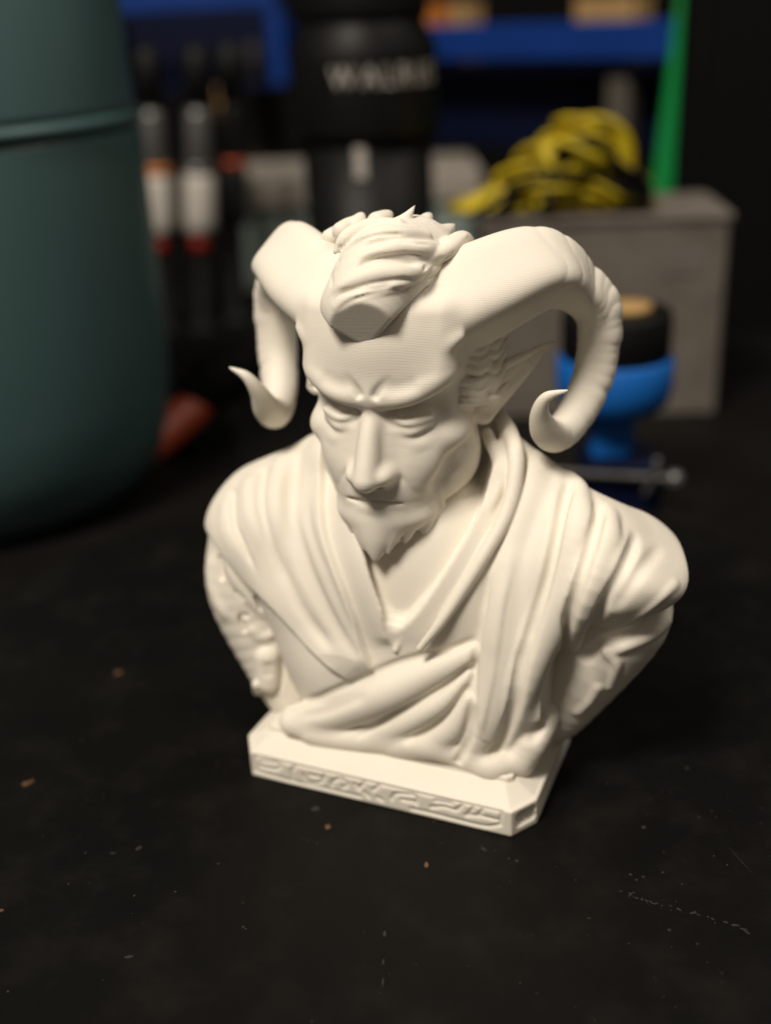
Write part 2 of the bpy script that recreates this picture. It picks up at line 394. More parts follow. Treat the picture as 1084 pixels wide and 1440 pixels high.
# ---------------------------------------------------------------- torso and robe (centimetres, chest looks to -y)
def build_body_base(f):
    E, T, S = f.ell, f.tube, f.stroke
    E((0, 3.1, 4.4), (3.5, 2.25, 3.3))
    T([(-3.1, 2.85, 5.2), (-2.25, 2.5, 3.8), (-1.3, 2.42, 2.2)], [1.5, 1.5, 1.5], .4)
    E((2.9, 2.7, 3.4), (1.3, 1.6, 2.2), .5)
    f.sup((.35, 2.7, 2.25), (3.3, 2.08, 1.45), 2.6, .6)
    E((3.7, 3.2, 5.3), (1.75, 1.6, 1.5), .6, mir=True)
    E((4.72, 3.3, 5.5), (1.66, 1.7, 1.15), .4)
    f.add(lambda X, Y, Z: -((X - 4.3) * .61 + (Z - 6.98) * .79 + 0 * Y), (3.9, -.3, 4.6), (6.8, 6.5, 8), .35, 's')
    T([(0, 3.9, 7.3), (2.2, 3.7, 6.8), (4.0, 3.3, 5.8)], [1.35, 1.0, .9], .6, mir=True)
    T([(0, 4.9, 7.9), (1.4, 4.2, 7.8), (1.95, 3.2, 7.3)], [.6, .5, .4], .4, mir=True)
    # neck opening and V, then the inner garment in its depth
    T([(.15, 3.3, 9.4), (.25, 2.9, 8.2), (.38, 2.0, 6.8), (.36, 1.15, 5.4), (.25, .7, 4.2)], [1.8, 1.72, 1.38, .72, .05], .1, 's')
    E((0, 3.2, 4.5), (2.6, 2.02, 2.9), .1)
    # crisp lower edge of the shoulder cap, hollow beneath it
    a, b, c = np.array([6.2, 3.0, 5.25]), np.array([4.15, 1.4, 4.05]), np.array([3.6, 3.8, 4.9])
    n = np.cross(b - a, c - a); n /= np.linalg.norm(n); n = -n if n[2] > 0 else n
    f.add(lambda X, Y, Z: -((X - a[0]) * n[0] + (Y - a[1]) * n[1] + (Z - a[2]) * n[2]), (3.9, -.3, 2.), (6.8, 6.5, 5.6), .05, 's')
def build_sleeve_base(f):
    f.tube([(4.6, 3.4, 4.75), (4.75, 3.3, 4.15), (3.6, 3.0, 2.0), (3.2, 2.9, 1.3)], [1.0, 1.15, .9, .7], .2)
    f.tube([(-4.2, 2.95, 4.9), (-4.25, 2.6, 3.7), (-3.6, 2.2, 1.95), (-3.2, 2.1, 1.2)], [1.28, 1.2, .82, .7], .2)
def apply_ops(f, ops):
    for o in ops:
        if o[0] == 'T': f.tube(o[1], o[2], o[3])
        elif o[0] == 'cut': f.tube(o[1], o[2], o[3], 's')
        else: f.stroke(o[1], o[2], o[3], o[0], taper=o[4], L=o[5])

ROBE_OPS = [
    ('T', [[2.49, 3.74, 7.2], [2.71, 3.25, 7.16], [2.61, 2.51, 6.26], [2.52, 1.76, 4.9], [2.51, 1.33, 3.33], [2.15, 1.07, 1.83], [1.87, 1.04, 1.21]], [0.35, 0.42, 0.5, 0.52, 0.5, 0.45, 0.36], 0.12),
    ('T', [[3.35, 3.88, 6.98], [3.69, 3.41, 6.94], [3.91, 2.45, 6.53], [3.67, 1.78, 5.13], [3.16, 1.25, 3.34], [2.66, 1.4, 1.51], [2.51, 0.97, 1.13]], [0.3, 0.3, 0.36, 0.42, 0.42, 0.4, 0.34], 0.09),
    ('T', [[4.21, 3.83, 6.43], [4.5, 2.95, 6.6], [4.53, 2.18, 6.28], [4.18, 1.77, 5.14], [3.33, 3.25, 2.42], [3.34, 1.63, 1.83], [3.09, 1.29, 1.13]], [0.22, 0.26, 0.32, 0.4, 0.44, 0.44, 0.36], 0.09),
    ('T', [[2.1, 1.29, 3.88], [1.15, 1.05, 3.29], [0.04, 0.85, 2.57], [-1.29, 0.92, 1.75], [-2.44, 0.84, 1.29]], [0.25, 0.38, 0.46, 0.46, 0.36], 0.06),
    ('T', [[1.97, 1.11, 3.34], [1.27, 0.78, 2.54], [0.04, 0.84, 1.59], [-1.21, 0.85, 1.03], [-1.88, 0.65, 1.12]], [0.16, 0.26, 0.3, 0.26, 0.2], 0.04),
    ('T', [[2.05, 0.93, 2.78], [1.46, 0.81, 1.83], [0.25, 0.88, 1.12]], [0.24, 0.32, 0.26], 0.04),
    ('T', [[-2.44, 0.62, 1.29], [-1.49, 0.69, 1.13], [-0.02, 0.81, 1.24], [1.17, 0.72, 1.43], [1.9, 0.86, 1.26], [2.56, 0.84, 1.16], [3.09, 1.18, 1.24]], [0.22, 0.26, 0.28, 0.28, 0.28, 0.28, 0.24], 0.2),
    ('ridge', [[3.48, 3.55, 7.25], [3.55, 3.03, 7.1], [3.58, 2.65, 6.9], [3.6, 2.34, 6.68], [3.6, 2.09, 6.43], [3.59, 1.88, 6.16], [3.56, 1.72, 5.87], [3.52, 1.58, 5.56], [3.47, 1.44, 5.27], [3.4, 1.31, 4.96], [3.32, 1.21, 4.63], [3.26, 1.07, 4.33], [3.19, 0.99, 3.99], [3.15, 0.9, 3.64], [3.12, 0.84, 3.28], [3.05, 0.86, 2.85], [2.93, 0.89, 2.42], [2.74, 0.96, 1.96], [2.55, 0.95, 1.56], [2.46, 0.63, 1.39]], 0.12, -0.27, (0.08, 0.08), 0.6),
    ('ridge', [[4.15, 3.43, 6.93], [4.3, 2.84, 6.81], [4.38, 2.32, 6.67], [4.38, 1.98, 6.46], [4.34, 1.72, 6.22], [4.3, 1.5, 5.96], [4.23, 1.38, 5.64], [4.13, 1.39, 5.25], [4.02, 1.49, 4.8], [3.89, 1.71, 4.27], [3.7, 2.22, 3.54], [3.52, 2.57, 2.89], [3.51, 2.24, 2.67], [3.5, 1.83, 2.51], [3.49, 1.47, 2.32], [3.43, 1.26, 2.04], [3.37, 1.06, 1.74]], 0.12, -0.27, (0.08, 0.08), 0.6),
    ('ridge', [[5.09, 3.18, 6.4], [5.11, 2.56, 6.3], [5.1, 2.05, 6.17], [5.02, 1.78, 5.94], [4.89, 1.63, 5.65], [4.73, 1.61, 5.29], [4.54, 1.76, 4.82], [4.31, 2.16, 4.19], [4.09, 2.64, 3.47], [3.88, 3.15, 2.7], [3.76, 3.21, 2.21]], 0.12, -0.27, (0.15, 0.1), 0.6),
    ('ridge', [[2.29, 0.76, 2.9], [2.21, 0.71, 2.48], [2.13, 0.64, 2.07], [1.98, 0.64, 1.62], [1.8, 0.57, 1.21]], 0.08, -0.16, (0.4, 0.05), 0.6),
    ('ridge', [[3.08, 1.38, 4.62], [3.07, 1.23, 4.31], [3.05, 1.1, 3.99], [3.02, 1.01, 3.65], [2.98, 0.92, 3.3], [2.89, 0.91, 2.89], [2.77, 0.95, 2.46], [2.61, 1.01, 1.99], [2.46, 1.05, 1.53]], 0.09, -0.06, (0.2, 0.2), 0.6),
    ('ridge', [[2.65, 1.98, 6.33], [2.64, 1.77, 6.01], [2.61, 1.59, 5.68], [2.6, 1.41, 5.35], [2.57, 1.27, 4.99], [2.55, 1.12, 4.64], [2.53, 1.03, 4.25], [2.5, 0.95, 3.85]], 0.2, 0.04, (0.2, 0.2), 0.6),
    ('ridge', [[2.05, 1.02, 3.68], [1.77, 0.96, 3.41], [1.5, 0.87, 3.14], [1.23, 0.76, 2.91], [0.93, 0.67, 2.68], [0.6, 0.63, 2.43], [0.24, 0.63, 2.16], [-0.14, 0.68, 1.82], [-0.47, 0.62, 1.53], [-0.78, 0.52, 1.27]], 0.07, -0.17, (0.1, 0.2), 0.6),
    ('ridge', [[2.04, 0.94, 3.18], [1.82, 0.78, 2.84], [1.57, 0.69, 2.46], [1.23, 0.66, 2.07], [0.84, 0.64, 1.73], [0.47, 0.52, 1.47]], 0.07, -0.17, (0.1, 0.2), 0.6),
    ('ridge', [[-0.24, 0.5, 2.72], [-0.61, 0.5, 2.47], [-1.0, 0.51, 2.2], [-1.41, 0.54, 1.94], [-1.83, 0.54, 1.75], [-2.26, 0.55, 1.59]], 0.12, -0.06, (0.2, 0.2), 0.6),
    ('T', [[1.59, 4.3, 8.28], [2.05, 3.7, 8.11], [2.43, 3.0, 7.68], [2.44, 2.3, 6.87], [2.08, 1.55, 5.96], [1.44, 0.95, 4.76], [0.93, 0.72, 4.0]], [0.2, 0.2, 0.19, 0.17, 0.15, 0.12, 0.08], 0.05),
    ('T', [[1.55, 3.6, 8.09], [1.99, 3.1, 7.59], [2.05, 2.5, 6.95], [1.44, 1.75, 5.71], [0.67, 1.2, 4.63], [0.29, 0.85, 3.75]], [0.15, 0.15, 0.14, 0.12, 0.1, 0.06], 0.05),
    ('lip', [[-2.08, 2.72, 7.4], [-2.0, 2.5, 7.09], [-1.87, 2.16, 6.83], [-1.73, 1.85, 6.57], [-1.6, 1.59, 6.29], [-1.44, 1.38, 6.01], [-1.26, 1.21, 5.72], [-1.08, 1.09, 5.42], [-0.91, 1.0, 5.11], [-0.77, 0.94, 4.77], [-0.64, 0.9, 4.42], [-0.54, 0.9, 4.03], [-0.43, 0.89, 3.65], [-0.29, 0.81, 3.31], [-0.14, 0.7, 2.99]], 0.05, 0.2, (0.0, 0.12), 0.9),
    ('lip', [[-1.16, 1.98, 7.01], [-1.01, 1.77, 6.72], [-0.88, 1.6, 6.41], [-0.75, 1.44, 6.1], [-0.61, 1.24, 5.82], [-0.47, 1.1, 5.51], [-0.33, 1.02, 5.18], [-0.17, 0.97, 4.85], [-0.02, 0.91, 4.51], [0.11, 0.86, 4.16], [0.22, 0.85, 3.78]], 0.05, 0.12, (0.0, 0.1), 0.35),
    ('ridge', [[-2.24, 2.14, 6.81], [-2.16, 1.83, 6.53], [-2.03, 1.57, 6.24], [-1.81, 1.32, 5.97], [-1.6, 1.13, 5.69], [-1.38, 0.97, 5.41], [-1.2, 0.88, 5.09], [-1.02, 0.78, 4.78], [-0.84, 0.74, 4.44], [-0.68, 0.71, 4.09], [-0.53, 0.7, 3.72]], 0.14, -0.06, (0.2, 0.2), 0.6),
    ('ridge', [[-2.93, 2.92, 7.32], [-2.86, 2.58, 7.04], [-2.8, 2.26, 6.75], [-2.69, 1.96, 6.47], [-2.56, 1.69, 6.17], [-2.46, 1.53, 5.84], [-2.38, 1.39, 5.49]], 0.2, -0.12, (0.0, 0.6), 0.6),
    ('ridge', [[-3.74, 2.64, 6.89], [-3.58, 2.17, 6.65], [-3.39, 1.81, 6.37], [-3.2, 1.57, 6.05], [-3.03, 1.41, 5.71], [-2.84, 1.32, 5.35], [-2.63, 1.24, 5.01], [-2.4, 1.14, 4.68]], 0.12, -0.14, (0.0, 0.6), 0.6),
    ('ridge', [[-4.39, 2.25, 6.41], [-4.21, 1.89, 6.15], [-4.02, 1.62, 5.86], [-3.76, 1.44, 5.58], [-3.54, 1.36, 5.26], [-3.29, 1.3, 4.96], [-2.99, 1.21, 4.7], [-2.69, 1.11, 4.46]], 0.1, -0.14, (0.0, 0.6), 0.6),
    ('ridge', [[-3.38, 2.87, 7.1], [-3.25, 2.43, 6.86], [-3.13, 2.06, 6.58], [-2.96, 1.76, 6.29], [-2.8, 1.56, 5.96], [-2.66, 1.42, 5.61]], 0.22, 0.12, (0.0, 0.6), 0.6),
    ('ridge', [[-4.04, 2.41, 6.69], [-3.85, 1.98, 6.43], [-3.64, 1.66, 6.14], [-3.42, 1.47, 5.82], [-3.23, 1.35, 5.47]], 0.2, 0.12, (0.0, 0.6), 0.6),
    ('ridge', [[-4.51, 2.02, 6.1], [-4.33, 1.72, 5.75], [-4.03, 1.5, 5.43], [-3.74, 1.41, 5.08]], 0.16, 0.1, (0.0, 0.6), 0.6),
    ('lip', [[-0.68, 0.68, 2.71], [-0.98, 0.68, 2.92], [-1.3, 0.73, 3.12], [-1.64, 0.83, 3.3], [-1.97, 0.91, 3.5], [-2.26, 0.98, 3.74], [-2.56, 1.05, 3.98], [-2.87, 1.13, 4.2], [-3.23, 1.27, 4.39], [-3.6, 1.43, 4.56], [-3.93, 1.51, 4.79], [-4.25, 1.61, 5.03], [-4.57, 1.77, 5.26], [-5.03, 2.17, 5.39]], 0.05, 0.2, (0.2, 0.0), 0.8),
    ('ridge', [[-2.63, 0.7, 1.57], [-2.26, 0.8, 1.76], [-1.84, 0.79, 2.02], [-1.37, 0.68, 2.36], [-0.97, 0.67, 2.62], [-0.6, 0.7, 2.86], [-0.24, 0.73, 3.1], [0.09, 0.82, 3.29], [0.44, 0.87, 3.48], [0.8, 0.92, 3.63], [1.15, 0.99, 3.75], [1.49, 1.06, 3.88], [1.8, 1.18, 4.01], [2.12, 1.22, 4.26]], 0.08, -0.12, (0.1, 0.1), 0.6),
    ('ridge', [[5.61, 3.56, 5.96], [5.52, 2.7, 6.03], [5.4, 2.09, 6.0], [5.26, 1.78, 5.79], [5.09, 1.66, 5.49], [4.89, 1.73, 5.07]], 0.14, -0.1, (0.2, 0.2), 0.6),
    ('ridge', [[6.12, 2.81, 5.53], [5.97, 2.29, 5.5], [5.8, 2.04, 5.33], [5.56, 1.99, 5.07], [5.26, 2.09, 4.78], [4.95, 2.12, 4.56], [4.64, 2.06, 4.39]], 0.1, 0.07, (0.1, 0.1), 0.6),
    ('ridge', [[-2.79, 2.16, 6.55], [-2.58, 1.89, 6.3], [-2.39, 1.64, 6.04], [-2.22, 1.44, 5.77], [-2.03, 1.28, 5.49], [-1.84, 1.14, 5.21], [-1.64, 1.02, 4.94], [-1.44, 0.92, 4.66], [-1.24, 0.84, 4.37], [-1.04, 0.77, 4.09], [-0.82, 0.69, 3.81], [-0.57, 0.62, 3.57], [-0.37, 0.66, 3.26]], 0.14, -0.07, (0.3, 0.2), 0.6),
    ('ridge', [[-3.0, 1.46, 5.63], [-2.8, 1.34, 5.34], [-2.6, 1.21, 5.05], [-2.39, 1.08, 4.77], [-2.19, 0.98, 4.48], [-1.95, 0.9, 4.2], [-1.7, 0.83, 3.95], [-1.42, 0.73, 3.73], [-1.14, 0.61, 3.51]], 0.13, -0.08, (0.3, 0.2), 0.6),
    ('ridge', [[-2.79, 1.58, 6.07], [-2.62, 1.47, 5.75], [-2.45, 1.35, 5.43], [-2.26, 1.22, 5.13], [-2.04, 1.09, 4.84], [-1.81, 1.0, 4.55], [-1.57, 0.92, 4.27], [-1.33, 0.83, 4.0], [-1.08, 0.71, 3.74]], 0.14, 0.05, (0.3, 0.2), 0.6),
    ('lip', [[3.41, 3.68, 7.28], [3.48, 3.22, 7.1], [3.51, 2.86, 6.89], [3.53, 2.53, 6.67], [3.53, 2.27, 6.42], [3.52, 2.04, 6.16], [3.5, 1.85, 5.88], [3.46, 1.71, 5.58], [3.4, 1.59, 5.26], [3.33, 1.47, 4.95], [3.26, 1.34, 4.64], [3.2, 1.21, 4.34], [3.13, 1.12, 4.0], [3.08, 1.03, 3.65], [3.05, 0.97, 3.29], [2.99, 0.97, 2.88], [2.88, 1.0, 2.44], [2.71, 1.1, 1.95], [2.53, 1.08, 1.55], [2.47, 0.7, 1.42]], 0.07, 0.12, (0.15, 0.15), 0.45),
    ('lip', [[4.14, 3.36, 6.92], [4.24, 2.93, 6.74], [4.3, 2.46, 6.58], [4.3, 2.09, 6.38], [4.27, 1.83, 6.14], [4.22, 1.61, 5.88], [4.15, 1.5, 5.57], [4.06, 1.51, 5.18], [3.93, 1.66, 4.7], [3.79, 1.96, 4.12], [3.59, 2.44, 3.41], [3.51, 2.44, 2.98], [3.49, 2.14, 2.75], [3.47, 1.81, 2.54], [3.44, 1.55, 2.29], [3.38, 1.36, 1.99], [3.35, 1.07, 1.77]], 0.07, 0.12, (0.15, 0.15), 0.45),
    ('lip', [[5.07, 3.1, 6.38], [5.06, 2.62, 6.23], [5.03, 2.14, 6.1], [4.95, 1.87, 5.87], [4.82, 1.73, 5.58], [4.66, 1.76, 5.2], [4.46, 1.99, 4.69], [4.18, 2.58, 3.94], [3.96, 3.07, 3.22], [3.78, 3.41, 2.57], [3.73, 3.19, 2.25]], 0.07, 0.12, (0.15, 0.15), 0.45),
    ('lip', [[2.8, 1.92, 6.2], [2.77, 1.73, 5.91], [2.75, 1.56, 5.6], [2.72, 1.38, 5.3], [2.7, 1.23, 4.99], [2.68, 1.13, 4.64], [2.67, 1.02, 4.29], [2.65, 0.94, 3.93], [2.63, 0.84, 3.57], [2.57, 0.79, 3.18], [2.51, 0.72, 2.8], [2.44, 0.68, 2.39], [2.35, 0.67, 1.95]], 0.07, 0.05, (0.3, 0.1), 0.35),
    ('ridge', [[2.28, 1.63, 5.75], [2.26, 1.48, 5.42], [2.24, 1.36, 5.09], [2.21, 1.25, 4.74], [2.16, 1.19, 4.36], [2.12, 1.09, 3.99], [2.08, 1.07, 3.58], [2.11, 0.93, 3.24], [2.13, 0.76, 2.93], [2.08, 0.7, 2.54], [2.0, 0.69, 2.09], [1.9, 0.7, 1.63]], 0.1, -0.1, (0.2, 0.2), 0.6),
]
SLEEVE_OPS = [
    ('T', [[-3.48, 1.59, 2.44], [-3.46, 1.52, 1.78]], [0.34, 0.34], 0.03),
    ('ridge', [[-3.69, 1.43, 2.84], [-3.36, 1.6, 2.97], [-3.15, 1.68, 2.62], [-3.11, 1.62, 2.2], [-3.12, 1.49, 1.8], [-3.35, 1.4, 1.42], [-3.76, 1.48, 1.46]], 0.05, -0.07, (0.1, 0.1), 0.6),
    ('ridge', [[-3.32, 1.32, 2.47], [-3.32, 1.28, 2.24], [-3.32, 1.24, 2.01]], 0.12, -0.05, (0.2, 0.2), 0.6),
    ('T', [[-3.66, 1.23, 1.79], [-3.91, 1.6, 1.3]], [0.12, 0.1], 0.03),
    ('ridge', [[-4.66, 1.7, 4.89], [-4.59, 1.62, 4.68], [-4.54, 1.56, 4.46]], 0.06, -0.14, (0.2, 0.2), 0.6),
    ('ridge', [[-3.65, 1.61, 4.0], [-3.6, 1.62, 3.9], [-3.57, 1.65, 3.8]], 0.06, -0.14, (0.2, 0.2), 0.6),
    ('ridge', [[-3.33, 1.84, 3.68], [-3.36, 1.75, 3.57], [-3.39, 1.69, 3.45]], 0.06, -0.14, (0.2, 0.2), 0.6),
    ('T', [[-4.43, 1.81, 5.17], [-4.14, 1.63, 4.51], [-3.69, 1.69, 3.82], [-3.23, 1.89, 3.09]], [0.2, 0.22, 0.22, 0.16], 0.05),
    ('ridge', [[-4.1, 1.41, 3.55], [-3.94, 1.43, 3.57], [-3.8, 1.48, 3.57]], 0.05, -0.12, (0.2, 0.2), 0.6),
    ('ridge', [[-4.01, 1.42, 3.48], [-3.98, 1.4, 3.3], [-3.96, 1.4, 3.1]], 0.06, -0.1, (0.2, 0.2), 0.6),
    ('ridge', [[-4.9, 1.87, 4.97], [-4.97, 1.75, 4.5], [-4.87, 1.6, 4.07], [-4.63, 1.47, 3.68], [-4.32, 1.41, 3.33]], 0.16, 0.12, (0.2, 0.2), 0.6),
    ('ridge', [[-3.84, 1.44, 3.3], [-3.57, 1.5, 3.01], [-3.23, 1.73, 3.06]], 0.12, 0.1, (0.2, 0.2), 0.6),
    ('ridge', [[-4.16, 1.47, 4.22], [-4.01, 1.45, 4.11], [-3.88, 1.45, 3.98]], 0.05, -0.1, (0.2, 0.2), 0.6),
    ('ridge', [[-3.1, 1.95, 3.16], [-2.96, 2.07, 2.67], [-2.81, 2.24, 2.15], [-2.7, 2.57, 1.55], [-2.39, 2.53, 1.21]], 0.05, -0.06, (0.2, 0.2), 0.6),
    ('ridge', [[-3.02, 2.3, 3.19], [-2.94, 2.53, 2.68], [-2.83, 2.73, 2.19], [-2.6, 2.73, 1.83], [-2.35, 2.74, 1.48], [-2.06, 2.68, 1.19]], 0.16, 0.12, (0.2, 0.2), 0.6),
    ('cut', [[-4.65, 1.72, 4.89], [-4.54, 1.58, 4.45]], [0.07, 0.09], 0.02),
    ('cut', [[-3.65, 1.6, 4.05], [-3.53, 1.6, 3.81]], [0.08, 0.08], 0.02),
    ('cut', [[-3.35, 1.88, 3.7], [-3.39, 1.67, 3.47]], [0.08, 0.07], 0.02),
    ('cut', [[-4.09, 1.44, 3.5], [-3.95, 1.45, 3.13]], [0.05, 0.05], 0.02),
    ('ridge', [[6.0, 3.61, 4.56], [5.84, 2.93, 4.62], [5.64, 2.56, 4.51], [5.37, 2.34, 4.38], [5.06, 2.22, 4.27], [4.73, 2.16, 4.1], [4.45, 2.14, 3.81], [4.18, 2.15, 3.46]], 0.12, -0.26, (0.05, 0.1), 0.6),
    ('T', [[5.86, 3.09, 4.34], [5.59, 2.61, 4.2], [5.15, 2.29, 4.01], [4.77, 2.22, 3.79]], [0.12, 0.15, 0.14, 0.1], 0.1),
    ('T', [[4.76, 2.19, 3.86], [4.96, 2.26, 3.52], [4.82, 2.39, 2.86]], [0.12, 0.14, 0.1], 0.08),
    ('ridge', [[4.66, 2.2, 3.04], [4.42, 2.23, 2.44], [4.04, 2.21, 1.95]], 0.12, 0.08, (0.2, 0.2), 0.6),
]
HAIR_OPS = [
    ('T', [[1.03, 3.88, 12.13], [0.96, 2.3, 12.4], [0.6, 1.73, 12.52], [0.17, 1.41, 12.47], [-0.2, 1.22, 12.29]], [0.14, 0.2, 0.2, 0.18, 0.06], 0.05),
    ('T', [[1.16, 2.7, 12.04], [0.82, 1.63, 12.08], [0.25, 1.14, 12.11], [-0.28, 0.96, 11.94], [-0.64, 0.96, 11.72]], [0.12, 0.2, 0.22, 0.18, 0.06], 0.05),
    ('T', [[1.01, 1.97, 11.89], [0.61, 1.25, 11.92], [0.08, 0.9, 11.83], [-0.47, 0.8, 11.55]], [0.1, 0.16, 0.18, 0.08], 0.05),
    ('T', [[0.85, 2.56, 12.63], [0.45, 2.0, 12.75], [-0.1, 1.76, 12.67], [-0.69, 1.88, 12.37]], [0.14, 0.2, 0.2, 0.06], 0.05),
    ('T', [[0.32, 2.45, 12.88], [-0.26, 2.41, 12.84], [-0.66, 2.05, 12.69], [-0.85, 1.83, 12.42]], [0.14, 0.18, 0.16, 0.05], 0.05),
    ('ridge', [[1.01, 1.76, 12.21], [0.74, 1.56, 12.33], [0.46, 1.38, 12.41], [0.17, 1.21, 12.41], [-0.14, 1.13, 12.3]], 0.08, -0.1, (0.2, 0.2), 0.6),
    ('ridge', [[0.68, 1.13, 11.98], [0.35, 0.88, 11.94], [-0.02, 0.76, 11.92], [-0.47, 0.82, 11.82]], 0.06, -0.07, (0.2, 0.2), 0.6),
    ('ridge', [[-0.98, 1.83, 12.55], [-0.87, 1.54, 12.18], [-0.57, 0.93, 11.89]], 0.04, -0.05, (0.2, 0.2), 0.6),
    ('ridge', [[-0.6, 1.98, 12.82], [-0.76, 1.85, 12.51], [-0.61, 1.32, 12.23]], 0.04, -0.05, (0.2, 0.2), 0.6),
    ('ridge', [[0.83, 1.82, 12.67], [0.51, 1.63, 12.71], [0.16, 1.55, 12.67], [-0.17, 1.44, 12.58]], 0.05, -0.07, (0.2, 0.2), 0.6),
    ('T', [[-0.22, 2.6, 12.53], [0.15, 2.7, 12.75], [0.37, 2.9, 12.98], [0.47, 3.1, 13.17]], [0.26, 0.2, 0.1, 0.015], 0.06),
    ('T', [[0.26, 2.6, 12.58], [0.63, 2.9, 12.68], [0.67, 3.3, 12.84]], [0.22, 0.16, 0.02], 0.06),
    ('T', [[-0.95, 3.3, 12.68], [-0.91, 3.5, 12.82], [-0.91, 3.7, 12.88]], [0.2, 0.12, 0.015], 0.06),
    ('T', [[-0.53, 3.5, 12.74], [-0.42, 3.8, 12.81], [-0.35, 4.0, 12.86]], [0.22, 0.14, 0.015], 0.06),
    ('T', [[0.4, 3.6, 12.59], [0.43, 4.0, 12.73], [0.44, 4.3, 12.8]], [0.22, 0.14, 0.02], 0.06),
    ('T', [[0.84, 3.2, 12.48], [0.97, 3.7, 12.54], [1.04, 4.1, 12.62]], [0.24, 0.16, 0.015], 0.06),
    ('T', [[1.24, 2.9, 12.33], [1.4, 3.4, 12.46], [1.51, 3.9, 12.35]], [0.24, 0.16, 0.02], 0.06),
    ('T', [[0.99, 2.2, 12.24], [1.3, 2.7, 12.34], [1.51, 3.3, 12.55]], [0.16, 0.16, 0.03], 0.05),
    ('T', [[-1.17, 3.0, 12.62], [-1.08, 3.3, 12.74], [-1.01, 3.6, 12.79]], [0.2, 0.13, 0.015], 0.06),
    ('T', [[-1.51, 3.2, 12.43], [-1.41, 3.4, 12.54], [-1.2, 3.6, 12.71]], [0.2, 0.14, 0.02], 0.06),
    ('ridge', [[1.12, 2.3, 12.51], [0.92, 1.88, 12.63], [0.63, 1.72, 12.67], [0.38, 1.47, 12.68], [0.1, 1.33, 12.61], [-0.2, 1.31, 12.46]], 0.035, -0.06, (0.2, 0.2), 0.6),
    ('ridge', [[1.11, 2.13, 12.33], [0.87, 1.76, 12.44], [0.6, 1.51, 12.48], [0.3, 1.36, 12.44], [0.02, 1.2, 12.33], [-0.22, 1.01, 12.19]], 0.035, -0.06, (0.2, 0.2), 0.6),
    ('ridge', [[1.0, 1.67, 11.97], [0.76, 1.24, 12.05], [0.46, 1.01, 12.04], [0.14, 0.84, 11.99], [-0.22, 0.82, 11.84], [-0.57, 0.8, 11.65]], 0.035, -0.06, (0.2, 0.2), 0.6),
    ('ridge', [[0.86, 1.42, 11.84], [0.65, 1.06, 11.87], [0.39, 0.86, 11.85], [0.1, 0.74, 11.79], [-0.19, 0.69, 11.66], [-0.5, 0.74, 11.44]], 0.035, -0.06, (0.2, 0.2), 0.6),
    ('ridge', [[0.81, 2.8, 12.77], [0.64, 2.19, 12.9], [0.37, 1.88, 12.94], [0.06, 1.73, 12.91], [-0.3, 1.73, 12.78], [-0.7, 1.88, 12.55]], 0.035, -0.06, (0.2, 0.2), 0.6),
    ('ridge', [[1.16, 2.35, 11.93], [0.98, 1.64, 11.88], [0.7, 1.22, 11.78]], 0.035, -0.06, (0.2, 0.2), 0.6),
    ('ridge', [[1.31, 2.41, 12.28], [1.08, 1.9, 12.17], [0.89, 1.47, 11.97]], 0.035, -0.06, (0.2, 0.2), 0.6),
    ('ridge', [[0.69, 2.02, 12.77], [0.43, 1.78, 12.82], [0.14, 1.64, 12.82], [-0.17, 1.6, 12.72], [-0.47, 1.61, 12.54], [-0.77, 1.7, 12.28]], 0.035, -0.06, (0.2, 0.2), 0.6),
    ('ridge', [[1.45, 2.69, 12.35], [1.26, 2.38, 12.2], [1.13, 1.98, 12.05], [0.98, 1.73, 11.84]], 0.035, -0.06, (0.2, 0.2), 0.6),
]

# ================================================================ the bust
YB, YH = math.radians(-23.83), math.radians(-20.54)
X0H = -.13
PLA = print_plastic()
bust = thing('horned_bust', 'cream 3D printed bust of a frowning horned bearded figure in a draped robe', 'bust', (0, 0, 0), YB)
f = build_head(HRES); V, F = f.mesh(); N = vnormals(V, F)
Q, _t = horn_curve(8); cen = V[F].mean(1); ax = np.abs(cen[:, 0])
best = np.full(len(cen), 9.); bt = np.zeros(len(cen))
for i in range(len(Q)):
    d = (ax - Q[i, 0])**2 + (cen[:, 1] - Q[i, 1])**2 + (cen[:, 2] - Q[i, 2])**2; w = d < best; best[w] = d[w]; bt[w] = _t[i]
rad = np.interp(bt, np.arange(len(HORN)), HORN[:, 3])
horn = (bt > .75) & (np.sqrt(best) < rad * 1.5)
for nm, sel in (('head', ~horn), ('horn', horn & (cen[:, 0] > 0)), ('horn', horn & (cen[:, 0] < 0))):
    v, q, n = submesh(V, F, N, sel); v = v + np.array([X0H, 0, 0])
    v = rot2(v, YH - YB); n = rot2(n, YH - YB); link_mesh(nm, v, q, PLA, bust, normals=n)
f = build_hair(HRES); V, F = f.mesh()
link_mesh('hair', rot2(V + np.array([X0H, 0, 0]), YH - YB), F, PLA, bust)
f = Field((-6.6, -.3, .4), (6.8, 6.5, 9.3), BRES); build_body_base(f); apply_ops(f, ROBE_OPS); V, F = f.mesh()
link_mesh('robe', V, F, PLA, bust)
f = Field((-6.6, -.3, .4), (6.8, 6.5, 7.2), BRES); build_sleeve_base(f); apply_ops(f, SLEEVE_OPS); V, F = f.mesh(); N = vnormals(V, F)
for sg in (1, -1):
    v, q, n = submesh(V, F, N, V[F].mean(1)[:, 0] * sg > 0); link_mesh('sleeve', v, q, PLA, bust, normals=n)


